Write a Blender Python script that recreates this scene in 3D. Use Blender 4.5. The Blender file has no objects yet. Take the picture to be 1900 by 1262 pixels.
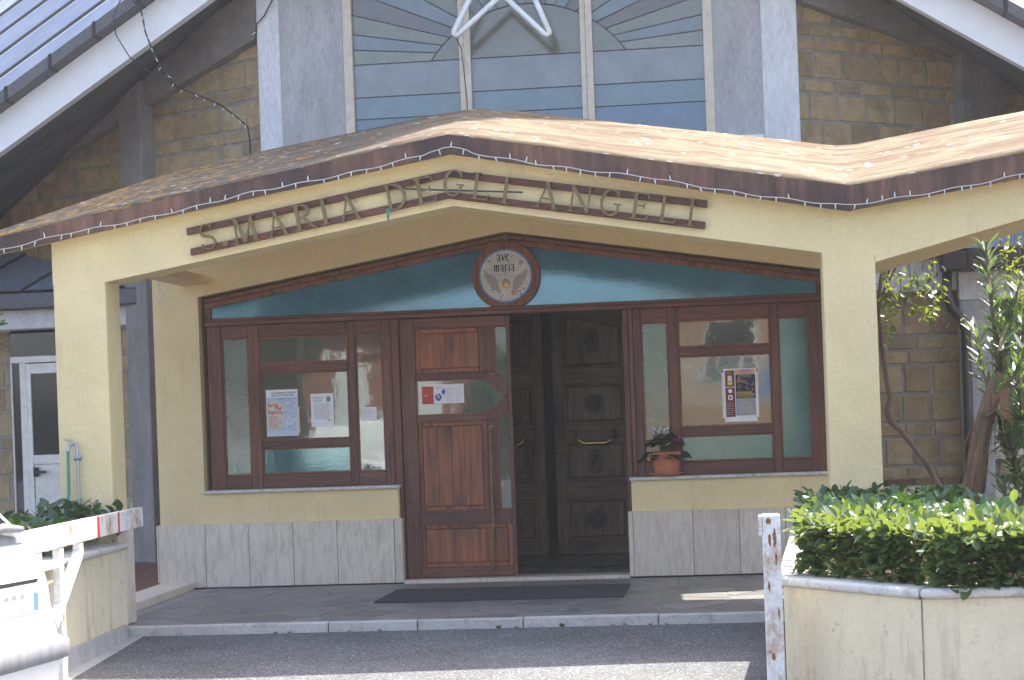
import bpy, bmesh, math, random
from math import sin, cos, pi, radians, atan2, hypot
from mathutils import Vector, Matrix, noise as mnoise
R = random.Random(7)
scn = bpy.context.scene
COL = scn.collection

# ------------------------------------------------------------------ camera
F, DD, CX, CH = 3450.0, 15.8, 1.87, 1.38
ROLL = radians(2.05)
c_, s_ = cos(ROLL), sin(ROLL)
def derot(x, y):
    X = x-950; Y = -(y-631)
    return X*c_+Y*s_, -X*s_+Y*c_
U0, V0 = derot(1350, 762)
YAW = math.atan(U0/F)
fw = Vector((-sin(YAW), cos(YAW), 0)); rt = Vector((cos(YAW), sin(YAW), 0)); up = Vector((0, 0, 1))
CAM = Vector((CX, -DD, CH))
cam = bpy.data.cameras.new('camera'); co = bpy.data.objects.new('camera', cam); COL.objects.link(co)
cx = rt*c_-up*s_; cy = rt*s_+up*c_; cz = -fw
co.matrix_world = Matrix(((cx.x, cy.x, cz.x, CAM.x), (cx.y, cy.y, cz.y, CAM.y), (cx.z, cy.z, cz.z, CAM.z), (0, 0, 0, 1)))
cam.sensor_width = 36; cam.lens = F/1900*36
cam.shift_x = (V0*s_)/1900; cam.shift_y = -V0*c_/1900
cam.clip_end = 500; cam.clip_start = .05
scn.camera = co

def ray(x, y):
    u, v = derot(x, y); return fw*F+rt*u+up*(v-V0)
def at(x, y, Y):          # photo pixel -> point on the vertical plane Y
    r = ray(x, y); return CAM+r*((Y-CAM.y)/r.y)
def atz(x, y, z):
    r = ray(x, y); return CAM+r*((z-CAM.z)/r.z)
def onpl(x, y, p, n):
    r = ray(x, y); return CAM+r*((Vector(p)-CAM).dot(n)/r.dot(n))

# ------------------------------------------------------------------ light
SA, SB = .38, .51                     # metres of shadow per metre of height (to -X, to -Y)
elev = math.atan(1/hypot(SA, SB)); az = atan2(SA, SB)
w = bpy.data.worlds.new('World'); scn.world = w; w.use_nodes = True
nt = w.node_tree; nt.nodes.clear()
sky = nt.nodes.new('ShaderNodeTexSky'); sky.sky_type = 'NISHITA'; sky.sun_disc = False
sky.sun_elevation = elev; sky.sun_rotation = az; sky.air_density = .9; sky.dust_density = 4.0; sky.ozone_density = .35
bg = nt.nodes.new('ShaderNodeBackground'); bg.inputs[1].default_value = .15
wo = nt.nodes.new('ShaderNodeOutputWorld')
nt.links.new(sky.outputs[0], bg.inputs[0]); nt.links.new(bg.outputs[0], wo.inputs[0])
sl = bpy.data.lights.new('sun', 'SUN'); sl.energy = 3.6; sl.angle = radians(.53); sl.color = (1, .95, .86)
so = bpy.data.objects.new('sun', sl); COL.objects.link(so)
so.rotation_euler = Vector((SA, SB, 1)).to_track_quat('Z', 'Y').to_euler()
scn.view_settings.view_transform = 'Standard'; scn.view_settings.look = 'None'
scn.view_settings.gamma = 1; scn.view_settings.exposure = 2.0
scn.view_settings.use_curve_mapping = False

# ------------------------------------------------------------------ materials
def node(nt, t, **k):
    n = nt.nodes.new(t)
    for a, b in k.items(): setattr(n, a, b)
    return n
def newmat(name):
    m = bpy.data.materials.new(name); m.use_nodes = True
    nt = m.node_tree; nt.nodes.clear()
    return m, nt
def coords(nt, scale=(1, 1, 1), rnd=True, rot=(0, 0, 0)):
    tc = node(nt, 'ShaderNodeTexCoord')
    v = tc.outputs['Object']
    if rnd:
        oi = node(nt, 'ShaderNodeObjectInfo')
        mu = node(nt, 'ShaderNodeMath', operation='MULTIPLY'); mu.inputs[1].default_value = 37.
        nt.links.new(oi.outputs['Random'], mu.inputs[0])
        ad = node(nt, 'ShaderNodeVectorMath', operation='ADD')
        nt.links.new(v, ad.inputs[0]); nt.links.new(mu.outputs[0], ad.inputs[1]); v = ad.outputs[0]
    mp = node(nt, 'ShaderNodeMapping'); mp.inputs['Scale'].default_value = scale; mp.inputs['Rotation'].default_value = rot
    nt.links.new(v, mp.inputs[0])
    return mp.outputs[0]
def noise(nt, vec, scale, detail=5, rough=.55, dist=0):
    n = node(nt, 'ShaderNodeTexNoise'); n.inputs['Scale'].default_value = scale; n.inputs['Detail'].default_value = detail
    n.inputs['Roughness'].default_value = rough; n.inputs['Distortion'].default_value = dist
    nt.links.new(vec, n.inputs['Vector']); return n.outputs['Fac']
def ramp(nt, fac, stops, interp='LINEAR'):
    r = node(nt, 'ShaderNodeValToRGB'); r.color_ramp.interpolation = interp
    el = r.color_ramp.elements
    while len(el) < len(stops): el.new(.5)
    for e, (p, c) in zip(el, stops):
        e.position = p; e.color = (*c, 1) if len(c) == 3 else c
    nt.links.new(fac, r.inputs[0]); return r.outputs[0]
def mix(nt, fac, a, b, mode='MIX'):
    n = node(nt, 'ShaderNodeMix', data_type='RGBA', blend_type=mode)
    for sck, v in ((n.inputs[0], fac), (n.inputs[6], a), (n.inputs[7], b)):
        if hasattr(v, 'links') or hasattr(v, 'is_linked'): nt.links.new(v, sck)
        elif isinstance(v, (int, float)): sck.default_value = v
        else: sck.default_value = (*v, 1)
    return n.outputs[2]
def g(v): return (v, v, v)
def finish(nt, col, rough=.6, bump=None, bstr=.3, bdist=.01, metallic=0, spec=.5, **kw):
    b = node(nt, 'ShaderNodeBsdfPrincipled')
    if isinstance(col, tuple): b.inputs['Base Color'].default_value = (*col, 1)
    else: nt.links.new(col, b.inputs['Base Color'])
    if isinstance(rough, (int, float)): b.inputs['Roughness'].default_value = rough
    else: nt.links.new(rough, b.inputs['Roughness'])
    b.inputs['Metallic'].default_value = metallic; b.inputs['Specular IOR Level'].default_value = spec
    for k, v in kw.items(): b.inputs[k.replace('_', ' ')].default_value = v
    if bump is not None:
        bm = node(nt, 'ShaderNodeBump'); bm.inputs['Strength'].default_value = bstr; bm.inputs['Distance'].default_value = bdist
        nt.links.new(bump, bm.inputs['Height']); nt.links.new(bm.outputs[0], b.inputs['Normal'])
    o = node(nt, 'ShaderNodeOutputMaterial'); nt.links.new(b.outputs[0], o.inputs[0]); return b
def surf(name, c1, c2, scale=3, stretch=(1, 1, 1), fine=60, rough=.7, bstr=.3, bdist=.005, rnd=.0, dirt=.25, dirtc=(.12, .11, .1), dscale=1.3, dlo=.55, metallic=0, spec=.4, dstretch=(1, 1, 1), **kw):
    m, nt = newmat(name)
    v = coords(nt, stretch); n1 = noise(nt, v, scale, 6, .6)
    col = ramp(nt, n1, [(.32, c1), (.68, c2)])
    vf = coords(nt, stretch); n2 = noise(nt, vf, fine, 4, .65)
    col = mix(nt, .35, col, ramp(nt, n2, [(.3, g(.55)), (.7, g(1.25))]), 'MULTIPLY')
    if dirt:
        n3 = noise(nt, coords(nt, dstretch), dscale, 7, .68, .3)
        df = ramp(nt, n3, [(dlo, g(0)), (dlo+.18, g(dirt))])
        col = mix(nt, df, col, dirtc)
    if rnd:
        oi = node(nt, 'ShaderNodeObjectInfo')
        col = mix(nt, 1., col, ramp(nt, oi.outputs['Random'], [(0, g(1-rnd)), (1, g(1+rnd))]), 'MULTIPLY')
    finish(nt, col, rough, n2, bstr, bdist, metallic, spec, **kw)
    return m
M = {}
# painted roughcast plaster in two tones of yellow, with the grime that gathers on it
def plaster(name, c, dirt=.35, bs=.55):
    m, nt = newmat(name)
    v = coords(nt, rnd=False)
    n1 = noise(nt, v, 1.6, 6, .6); col = ramp(nt, n1, [(.3, tuple(x*.9 for x in c)), (.7, tuple(x*1.06 for x in c))])
    n2 = noise(nt, v, 38, 5, .7); n4 = noise(nt, v, 7, 4, .6)
    col = mix(nt, .12, col, ramp(nt, n2, [(.3, g(.5)), (.65, g(1.2))]), 'MULTIPLY')
    vs = coords(nt, (5, 5, .8), False); n3 = noise(nt, vs, 1.1, 7, .7, .2)
    col = mix(nt, ramp(nt, n3, [(.58 if dirt < .5 else .50, g(0)), (.8, g(dirt))]), col, (.22, .19, .13))
    n5 = noise(nt, v, 11, 8, .8)
    col = mix(nt, ramp(nt, n5, [(.62 if dirt < .5 else .57, g(0)), (.74, g(dirt*.8))]), col, (.16, .14, .1))
    hs = node(nt, 'ShaderNodeMath', operation='MULTIPLY_ADD'); hs.inputs[1].default_value = 1.5
    nt.links.new(n4, hs.inputs[0]); nt.links.new(n2, hs.inputs[2])
    finish(nt, col, .88, hs.outputs[0], bs, .011, spec=.2)
    return m
M['yellow'] = plaster('yellow_plaster', (.80, .655, .37), .3)
M['yellow_wall'] = plaster('ochre_plaster', (.80, .64, .36), .32, .35)
M['cream_planter'] = plaster('cream_plaster', (.76, .66, .47), .9, .35)
def travertine(name, k=1.):
    m, nt = newmat(name)
    v = coords(nt, (17, 17, 2.6)); n1 = noise(nt, v, 1.7, 10, .72, .5)
    col = ramp(nt, n1, [(.3, (.45*k, .37*k, .29*k)), (.45, (.55*k, .465*k, .38*k)), (.56, (.63*k, .55*k, .46*k)), (.72, (.53*k, .43*k, .35*k))])
    v2 = coords(nt, (26, 26, 5)); n2 = noise(nt, v2, 4, 6, .7)
    col = mix(nt, ramp(nt, n2, [(.62, g(0)), (.7, g(.75))]), col, (.19, .165, .14))
    oi = node(nt, 'ShaderNodeObjectInfo')
    col = mix(nt, 1., col, ramp(nt, oi.outputs['Random'], [(0, g(.88)), (1, g(1.1))]), 'MULTIPLY')
    n3 = noise(nt, coords(nt), 2.2, 6, .7)
    col = mix(nt, ramp(nt, n3, [(.5, g(0)), (.75, g(.3))]), col, (.2, .18, .15))
    finish(nt, col, .55, n2, .35, -.004, spec=.35); return m
M['travertine'] = travertine('travertine', 1.13)
M['marble'] = surf('marble_coping', (.52, .50, .48), (.68, .66, .63), 9, (1, 1, 1), 90, .5, .15, .002, 0, .6, (.14, .13, .12), 9, .5)
def wood(name, a, b, dark, vert=True, weather=.4):
    m, nt = newmat(name)
    st = (22, 22, 1.3) if vert else (1.3, 22, 22)
    v = coords(nt, st); n1 = noise(nt, v, 1.3, 7, .65, .5)
    col = ramp(nt, n1, [(.3, dark), (.48, a), (.68, b)])
    n2 = noise(nt, coords(nt, (3, 3, 1.2) if vert else (1.2, 3, 3)), 1.5, 6, .65)
    col = mix(nt, ramp(nt, n2, [(.48, g(0)), (.7, g(weather))]), col, (.055, .045, .05))
    n3 = noise(nt, coords(nt, (60, 60, 4) if vert else (4, 60, 60)), 2, 4, .6)
    oi = node(nt, 'ShaderNodeObjectInfo')
    col = mix(nt, 1., col, ramp(nt, oi.outputs['Random'], [(0, g(.8)), (1, g(1.2))]), 'MULTIPLY')
    finish(nt, col, ramp(nt, n2, [(.3, g(.34)), (.7, g(.6))]), n3, .25, .002, spec=.4); return m
M['wood_v'] = wood('varnished_wood', (.135, .050, .034), (.19, .073, .046), (.06, .028, .023))
M['wood_h'] = wood('varnished_wood_across', (.135, .050, .034), (.19, .073, .046), (.06, .028, .023), False)
M['plank'] = wood('door_plank_wood', (.27, .085, .038), (.40, .14, .058), (.11, .042, .03), True, .75)
M['bead'] = wood('bead_wood', (.22, .082, .038), (.29, .115, .052), (.09, .036, .024))
M['rail_wood'] = wood('sign_rail_wood', (.12, .038, .022), (.19, .06, .034), (.05, .018, .014), False)
M['dark_v'] = wood('walnut_wood', (.20, .14, .085), (.29, .205, .125), (.11, .078, .05))
M['dark_h'] = wood('walnut_wood_across', (.20, .14, .085), (.29, .205, .125), (.11, .078, .05), False)
def flat(name, c, rough=.5, metallic=0, spec=.5, var=.12, sc=12, **kw):
    m, nt = newmat(name); n = noise(nt, coords(nt), sc, 5, .6)
    col = ramp(nt, n, [(.3, tuple(x*(1-var) for x in c)), (.7, tuple(min(1, x*(1+var)) for x in c))])
    finish(nt, col, rough, n, .06, .003, metallic, spec, **kw); return m
M['carving'] = flat('dark_carved_wood', (.075, .052, .036), .5, var=.4, sc=40)
M['brass'] = flat('aged_brass', (.22, .15, .075), .35, .8, var=.35)
M['brass_bright'] = flat('brass', (.75, .55, .2), .2, 1)
M['letter'] = flat('dull_gilt_letters', (.17, .12, .05), .45, .35, var=.25, sc=25)
M['white_paint'] = flat('white_paint', (.76, .76, .74), .4)
M['white_metal'] = flat('white_aluminium', (.7, .69, .66), .35, .2)
M['rust_white'] = surf('white_paint_rusting', (.66, .66, .64), (.76, .76, .75), 5, (1, 1, 1), 50, .45, .2, .003, 0, .9, (.32, .13, .04), 6, .50)
M['rust'] = flat('flaking_rust', (.26, .11, .04), .9, var=.5, sc=60)
M['cream_frame'] = flat('cream_window_frame', (.62, .53, .42), .45)
M['red_tape'] = flat('red_tape', (.6, .03, .03), .4)
M['dark_gutter'] = flat('dark_brown_gutter', (.065, .058, .06), .4, .3)
M['grey_gutter'] = flat('grey_gutter', (.10, .10, .115), .38, .4)
M['main_gutter'] = flat('slate_grey_gutter', (.13, .125, .125), .5, .2)
M['black'] = flat('black_plastic', (.02, .02, .022), .4)
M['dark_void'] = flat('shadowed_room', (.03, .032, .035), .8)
M['mortar'] = surf('mortar', (.26, .24, .205), (.38, .355, .315), 8, (1, 1, 1), 70, .95, .8, .006, 0, .3, (.15, .13, .11), 3)
m, nt = newmat('tufa_stone')
v = coords(nt); n1 = noise(nt, v, 7, 6, .65); col = ramp(nt, n1, [(.3, (.39, .29, .17)), (.7, (.52, .405, .255))])
oi = node(nt, 'ShaderNodeObjectInfo')
col = mix(nt, .8, col, ramp(nt, oi.outputs['Random'], [(0, (.72, .68, .66)), (.5, (1, 1, 1)), (.8, (1.12, 1.05, .95)), (1, (.98, 1.08, 1.08))]), 'MULTIPLY')
n2 = noise(nt, v, 75, 5, .75)
col = mix(nt, .45, col, ramp(nt, n2, [(.3, g(.45)), (.6, g(1.15))]), 'MULTIPLY')
n3 = noise(nt, v, 3.2, 6, .7); col = mix(nt, ramp(nt, n3, [(.5, g(0)), (.72, g(.5))]), col, (.13, .11, .09))
n4 = noise(nt, coords(nt, (40, 40, 14), True, (0, .7, 0)), 1.5, 4, .6)
ad = node(nt, 'ShaderNodeMath', operation='ADD'); nt.links.new(n2, ad.inputs[0]); nt.links.new(n4, ad.inputs[1])
finish(nt, col, .95, ad.outputs[0], .7, .008, spec=.1); M['tufa'] = m
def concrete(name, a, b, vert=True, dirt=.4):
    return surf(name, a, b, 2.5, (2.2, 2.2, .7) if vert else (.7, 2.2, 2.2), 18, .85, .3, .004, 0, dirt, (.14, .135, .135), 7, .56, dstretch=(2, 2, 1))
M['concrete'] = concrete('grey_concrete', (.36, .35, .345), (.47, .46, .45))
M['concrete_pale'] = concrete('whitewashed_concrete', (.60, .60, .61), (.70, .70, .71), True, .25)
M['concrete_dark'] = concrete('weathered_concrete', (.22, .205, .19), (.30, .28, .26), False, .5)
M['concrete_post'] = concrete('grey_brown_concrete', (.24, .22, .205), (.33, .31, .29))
M['soffit'] = surf('boarded_concrete_soffit', (.15, .15, .155), (.22, .215, .215), 1.5, (1, 1, 1), 30, .9, .4, .005, 0, .5, (.04, .04, .045), 1.2, .5)
M['fascia_white'] = flat('white_painted_fascia', (.80, .80, .81), .6, var=.04, sc=5)
M['metal_roof'] = surf('zinc_roof_sheet', (.25, .28, .35), (.33, .36, .43), 1.5, (1, 1, 1), 40, .65, .06, .002, 0, .3, (.2, .22, .26), 1.6, .5, spec=.2)
# weathered porch sheet: rust brown, pale worn patches, orange and white lichen
m, nt = newmat('weathered_roof_sheet')
v = coords(nt, rnd=False); n1 = noise(nt, coords(nt, (.9, 3.4, 1), False), 2.2, 10, .72, .8)
col = ramp(nt, n1, [(.28, (.05, .032, .02)), (.38, (.09, .058, .036)), (.47, (.13, .10, .062)), (.55, (.19, .155, .10)), (.62, (.13, .085, .048)), (.72, (.085, .042, .022))])
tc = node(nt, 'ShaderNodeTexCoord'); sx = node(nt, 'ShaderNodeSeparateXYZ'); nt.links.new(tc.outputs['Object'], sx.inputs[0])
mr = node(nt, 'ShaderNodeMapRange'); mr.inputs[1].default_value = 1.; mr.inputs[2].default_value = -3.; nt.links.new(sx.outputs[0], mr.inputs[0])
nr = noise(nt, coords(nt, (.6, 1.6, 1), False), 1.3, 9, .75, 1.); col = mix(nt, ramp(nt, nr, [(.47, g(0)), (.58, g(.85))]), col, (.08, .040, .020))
col = mix(nt, ramp(nt, mr.outputs[0], [(.22, g(0)), (.5, g(.85))]), col, mix(nt, 1., col, (.42, .50, .66), 'MULTIPLY'))  # left side dirtier and greyer, darkened further in colour to strengthen the shadow
n2 = noise(nt, v, 9, 8, .75)
mm = node(nt, 'ShaderNodeMath', operation='MULTIPLY'); nt.links.new(n2, mm.inputs[0]); 
m2 = node(nt, 'ShaderNodeMath', operation='MULTIPLY_ADD'); m2.inputs[1].default_value = .28; m2.inputs[2].default_value = .82
nt.links.new(mr.outputs[0], m2.inputs[0]); nt.links.new(m2.outputs[0], mm.inputs[1])
col = mix(nt, ramp(nt, mm.outputs[0], [(.545, g(0)), (.585, g(.9))]), col, (.30, .165, .03))
n3 = noise(nt, v, 6, 2, .4)
vo = node(nt, 'ShaderNodeTexVoronoi'); vo.inputs['Scale'].default_value = 8; vo.inputs['Randomness'].default_value = 1; nt.links.new(v, vo.inputs['Vector'])
sp = ramp(nt, vo.outputs['Distance'], [(.16, g(1)), (.24, g(0))])
spm = mix(nt, 1., sp, ramp(nt, n3, [(.52, g(0)), (.6, g(1))]), 'MULTIPLY')
col = mix(nt, spm, col, (.46, .48, .46))
n5 = noise(nt, v, 60, 4, .7)
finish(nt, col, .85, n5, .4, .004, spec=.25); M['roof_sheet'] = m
m, nt = newmat('rust_brown_fascia')
v = coords(nt, (7, 7, .9), False); n1 = noise(nt, v, 1.5, 7, .65, .2)
col = ramp(nt, n1, [(.33, (.085, .058, .048)), (.5, (.17, .092, .066)), (.66, (.24, .128, .088))])
n3 = noise(nt, coords(nt, (1, 1, 1), False), 1.1, 3, .5); col = mix(nt, ramp(nt, n3, [(.45, g(0)), (.6, g(.7))]), col, (.05, .038, .042))
n2 = noise(nt, coords(nt, (1, 1, 1), False), 14, 6, .8); col = mix(nt, ramp(nt, n2, [(.70, g(0)), (.72, g(.7))]), col, (.42, .22, .04))
finish(nt, col, .7, n1, .2, .004, spec=.3); M['fascia_rust'] = m
# asphalt
m, nt = newmat('asphalt')
v = coords(nt, rnd=False)
vo = node(nt, 'ShaderNodeTexVoronoi'); vo.inputs['Scale'].default_value = 120; nt.links.new(v, vo.inputs['Vector'])
sc = node(nt, 'ShaderNodeSeparateColor'); nt.links.new(vo.outputs['Color'], sc.inputs[0])
col = ramp(nt, sc.outputs[0], [(0, g(.06)), (.5, (.10, .104, .112)), (.82, (.15, .154, .16)), (.95, (.2, .2, .2)), (1, (.36, .36, .35))])
n1 = noise(nt, v, .9, 6, .65); col = mix(nt, 1., col, ramp(nt, n1, [(.3, g(.8)), (.7, g(1.35))]), 'MULTIPLY')
n0 = noise(nt, v, 240, 3, .6); col = mix(nt, .5, col, ramp(nt, n0, [(.35, g(.4)), (.65, g(1.5))]), 'MULTIPLY')
finish(nt, col, .85, vo.outputs['Distance'], .8, .004, spec=.3); M['asphalt'] = m
M['crazy'] = surf('slate_paving', (.17, .165, .16), (.24, .225, .215), 5, (1, 1, 1), 70, .42, .25, .003, .22, .3, (.08, .075, .08), 2.5, .5, spec=.45)
M['joint'] = flat('paving_joint', (.30, .28, .27), .8)
M['kerb'] = surf('worn_kerb_stone', (.42, .40, .38), (.55, .53, .5), 6, (1, 1, 1), 90, .75, .4, .004, .1, .6, (.14, .13, .12), 6, .5)
M['terracotta'] = flat('terracotta', (.46, .155, .082), .75, var=.15, sc=18)
M['terra_tile'] = flat('terracotta_tile', (.20, .085, .055), .5, var=.2)
M['mat'] = surf('black_ribbed_mat', (.04, .042, .048), (.06, .062, .07), 20, (1, 1, 1), 200, .9, .8, .004, 0, 0)
M['marble_floor'] = surf('inside_marble_floor', (.28, .27, .23), (.38, .36, .31), 3, (1, 1, 1), 30, .22, .02, .001, .1, 0)
M['dark_marble'] = flat('dark_marble_inlay', (.04, .04, .042), .2)
M['inside_wall'] = surf('olive_inside_wall', (.20, .19, .13), (.26, .24, .17), 2, rough=.8)
M['soil'] = surf('planter_soil', (.05, .035, .025), (.09, .065, .045), 14, fine=60, rough=1, bstr=1, bdist=.02)
M['paper'] = flat('white_paper', (.78, .78, .80), .6, var=.03)
def ink(n, c): M[n] = flat(n, c, .6, var=.08)
ink('ink_black', (.03, .03, .035)); ink('ink_red', (.45, .03, .03)); ink('poster_blue', (.42, .52, .72)); ink('poster_cream', (.62, .55, .48))
ink('ink_grey', (.25, .25, .28)); ink('poster_red', (.5, .06, .04)); ink('poster_maroon', (.17, .03, .04)); ink('poster_navy', (.02, .025, .06))
ink('poster_orange', (.75, .38, .22)); ink('poster_greybox', (.33, .33, .34)); ink('poster_yellow', (.75, .6, .08)); ink('ink_blue', (.06, .1, .5))
ink('corset_grey', (.55, .6, .72))
def glassmat(name, diff, tr, gloss, opaque, bscale, bstr, wav=2.0, grough=.03, tint=(1, 1, 1)):
    m, nt = newmat(name)
    v = coords(nt)
    n1 = noise(nt, v, bscale, 3, .5); n2 = noise(nt, v, wav, 2, .5)
    ma = node(nt, 'ShaderNodeMath', operation='MULTIPLY_ADD'); ma.inputs[1].default_value = 7.; nt.links.new(n2, ma.inputs[0]); nt.links.new(n1, ma.inputs[2])
    bm = node(nt, 'ShaderNodeBump'); bm.inputs['Strength'].default_value = bstr; bm.inputs['Distance'].default_value = .004; nt.links.new(ma.outputs[0], bm.inputs['Height'])
    d = node(nt, 'ShaderNodeBsdfDiffuse')
    nd = noise(nt, v, 3, 5, .6); nt.links.new(ramp(nt, nd, [(.3, tuple(x*.8 for x in diff)), (.7, tuple(x*1.2 for x in diff))]), d.inputs[0])
    t = node(nt, 'ShaderNodeBsdfTransparent'); t.inputs[0].default_value = (*tr, 1)
    gl = node(nt, 'ShaderNodeBsdfGlossy'); gl.inputs['Roughness'].default_value = grough; gl.inputs['Color'].default_value = (*tint, 1); nt.links.new(bm.outputs[0], gl.inputs['Normal'])
    mx = node(nt, 'ShaderNodeMixShader'); mx.inputs[0].default_value = opaque; nt.links.new(t.outputs[0], mx.inputs[1]); nt.links.new(d.outputs[0], mx.inputs[2])
    fr = node(nt, 'ShaderNodeFresnel'); fr.inputs[0].default_value = 1.5
    ad = node(nt, 'ShaderNodeMath', operation='ADD'); ad.inputs[1].default_value = gloss; nt.links.new(fr.outputs[0], ad.inputs[0])
    m2 = node(nt, 'ShaderNodeMixShader'); nt.links.new(ad.outputs[0], m2.inputs[0]); nt.links.new(mx.outputs[0], m2.inputs[1]); nt.links.new(gl.outputs[0], m2.inputs[2])
    o = node(nt, 'ShaderNodeOutputMaterial'); nt.links.new(m2.outputs[0], o.inputs[0]); return m
M['glass_clear'] = glassmat('clear_window_glass', (.13, .15, .125), (.55, .6, .55), .07, .55, 6, .16, 1.4, .03, (.85, .95, .95))
M['glass_teal'] = glassmat('teal_hammered_glass', (.055, .165, .175), (.3, .5, .5), .09, .8, 60, .18, 1.4, .04, (.6, .95, 1))
M['glass_grey'] = glassmat('smoky_hammered_glass', (.085, .14, .125), (.4, .45, .42), .07, .7, 60, .16, 1.4, .04, (.75, .95, .95))
M['glass_blue'] = glassmat('blue_hammered_glass', (.065, .23, .345), (.05, .25, .4), .16, .9, 50, .10, 1.2, .03, (.5, .78, 1))
M['glass_dark'] = glassmat('dark_window_glass', (.025, .03, .035), (.2, .2, .22), .04, .6, 3, .1, 1.)
for nme, c in dict(brown=(.085, .055, .045), olive=(.135, .125, .085), lilac=(.155, .16, .175), teal=(.085, .14, .18), blue=(.05, .10, .19), steel=(.12, .135, .15), cream=(.16, .155, .12), sun=(.125, .112, .08)).items():
    M['st_'+nme] = glassmat('stained_glass_'+nme, c, (.3, .3, .3), .05, .95, 60, .25, 1.2, .1)
M['lead'] = flat('lead_came', (.05, .055, .06), .5, .5)
M['tile_white'] = surf('glazed_tile', (.55, .55, .54), (.66, .66, .65), 5, (1, 1, 1), 60, .25, .03, .001, .06, .5, (.36, .36, .38), 9, .56)
ink('tile_blue', (.10, .24, .48)); ink('wing_grey', (.36, .35, .33)); ink('hair_gold', (.55, .36, .08)); ink('robe_pink', (.5, .33, .32)); ink('cobalt', (.05, .09, .42)); ink('halo_blue', (.25, .33, .55))
def leafmat(name, a, b, tr, rough=.32, spec=.6):
    m, nt = newmat(name)
    tc = node(nt, 'ShaderNodeTexCoord')
    n = noise(nt, tc.outputs['Object'], 14, 3, .6)
    gi = node(nt, 'ShaderNodeNewGeometry')
    col = ramp(nt, gi.outputs['Random Per Island'], [(0, a), (.6, tuple((x+y)/2 for x, y in zip(a, b))), (1, b)])
    oi = node(nt, 'ShaderNodeObjectInfo'); col = mix(nt, .6, col, ramp(nt, oi.outputs['Random'], [(0, g(.75)), (1, g(1.3))]), 'MULTIPLY')
    col = mix(nt, .5, col, ramp(nt, n, [(.3, g(.7)), (.7, g(1.25))]), 'MULTIPLY')
    p = node(nt, 'ShaderNodeBsdfPrincipled'); nt.links.new(col, p.inputs['Base Color']); p.inputs['Roughness'].default_value = rough; p.inputs['Specular IOR Level'].default_value = spec
    t = node(nt, 'ShaderNodeBsdfTranslucent'); t.inputs[0].default_value = (*tr, 1)
    mx = node(nt, 'ShaderNodeMixShader'); mx.inputs[0].default_value = .3
    nt.links.new(p.outputs[0], mx.inputs[1]); nt.links.new(t.outputs[0], mx.inputs[2])
    o = node(nt, 'ShaderNodeOutputMaterial'); nt.links.new(mx.outputs[0], o.inputs[0]); return m
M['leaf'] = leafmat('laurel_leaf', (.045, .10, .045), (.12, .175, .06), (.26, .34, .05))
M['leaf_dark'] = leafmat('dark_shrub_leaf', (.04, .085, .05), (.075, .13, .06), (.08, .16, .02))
M['leaf_ole'] = leafmat('oleander_leaf', (.06, .11, .07), (.11, .165, .08), (.2, .3, .05), .3, .8)
M['leaf_tree'] = leafmat('small_tree_leaf', (.035, .075, .022), (.09, .13, .03), (.4, .5, .04))
M['cyclamen'] = leafmat('cyclamen_leaf', (.025, .055, .03), (.06, .095, .05), (.05, .1, .02), .4, .4)
M['petal_white'] = flat('white_petal', (.75, .74, .74), .6); M['petal_pink'] = flat('magenta_petal', (.45, .08, .25), .6)
M['bark'] = surf('brown_bark', (.12, .075, .055), (.2, .14, .105), 4, (8, 8, 1), 40, .9, .8, .01, 0, .3)
M['bark_shaggy'] = surf('shaggy_bark', (.20, .11, .06), (.38, .23, .14), 3, (14, 14, .8), 40, .95, 1, .015, 0, .3)
M['car_paint'] = flat('white_car_paint', (.8, .8, .8), .22, spec=.6, var=.02)
M['car_grey'] = surf('faded_bumper_plastic', (.16, .16, .18), (.24, .24, .26), 3, (6, 6, .6), 60, .45, .1, .002)
M['car_glass'] = flat('car_glass', (.015, .018, .02), .08, spec=.7)
M['rubber'] = flat('tyre_rubber', (.02, .02, .02), .8)
M['green_hose'] = flat('green_hose', (.05, .22, .17), .5); M['zinc'] = flat('galvanised_pipe', (.35, .37, .4), .4, .7)
M['cable_white'] = flat('white_cable', (.6, .58, .54), .5); M['cable_dark'] = flat('dark_cable', (.04, .045, .04), .6)
M['bulb'] = flat('clear_bulb', (.7, .72, .72), .2)
M['house_orange'] = plaster('orange_house_plaster', (.42, .25, .15), .3); M['house_red'] = plaster('red_house_plaster', (.34, .14, .10), .2)
M['roof_tile'] = flat('clay_roof', (.35, .13, .07), .8)

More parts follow.
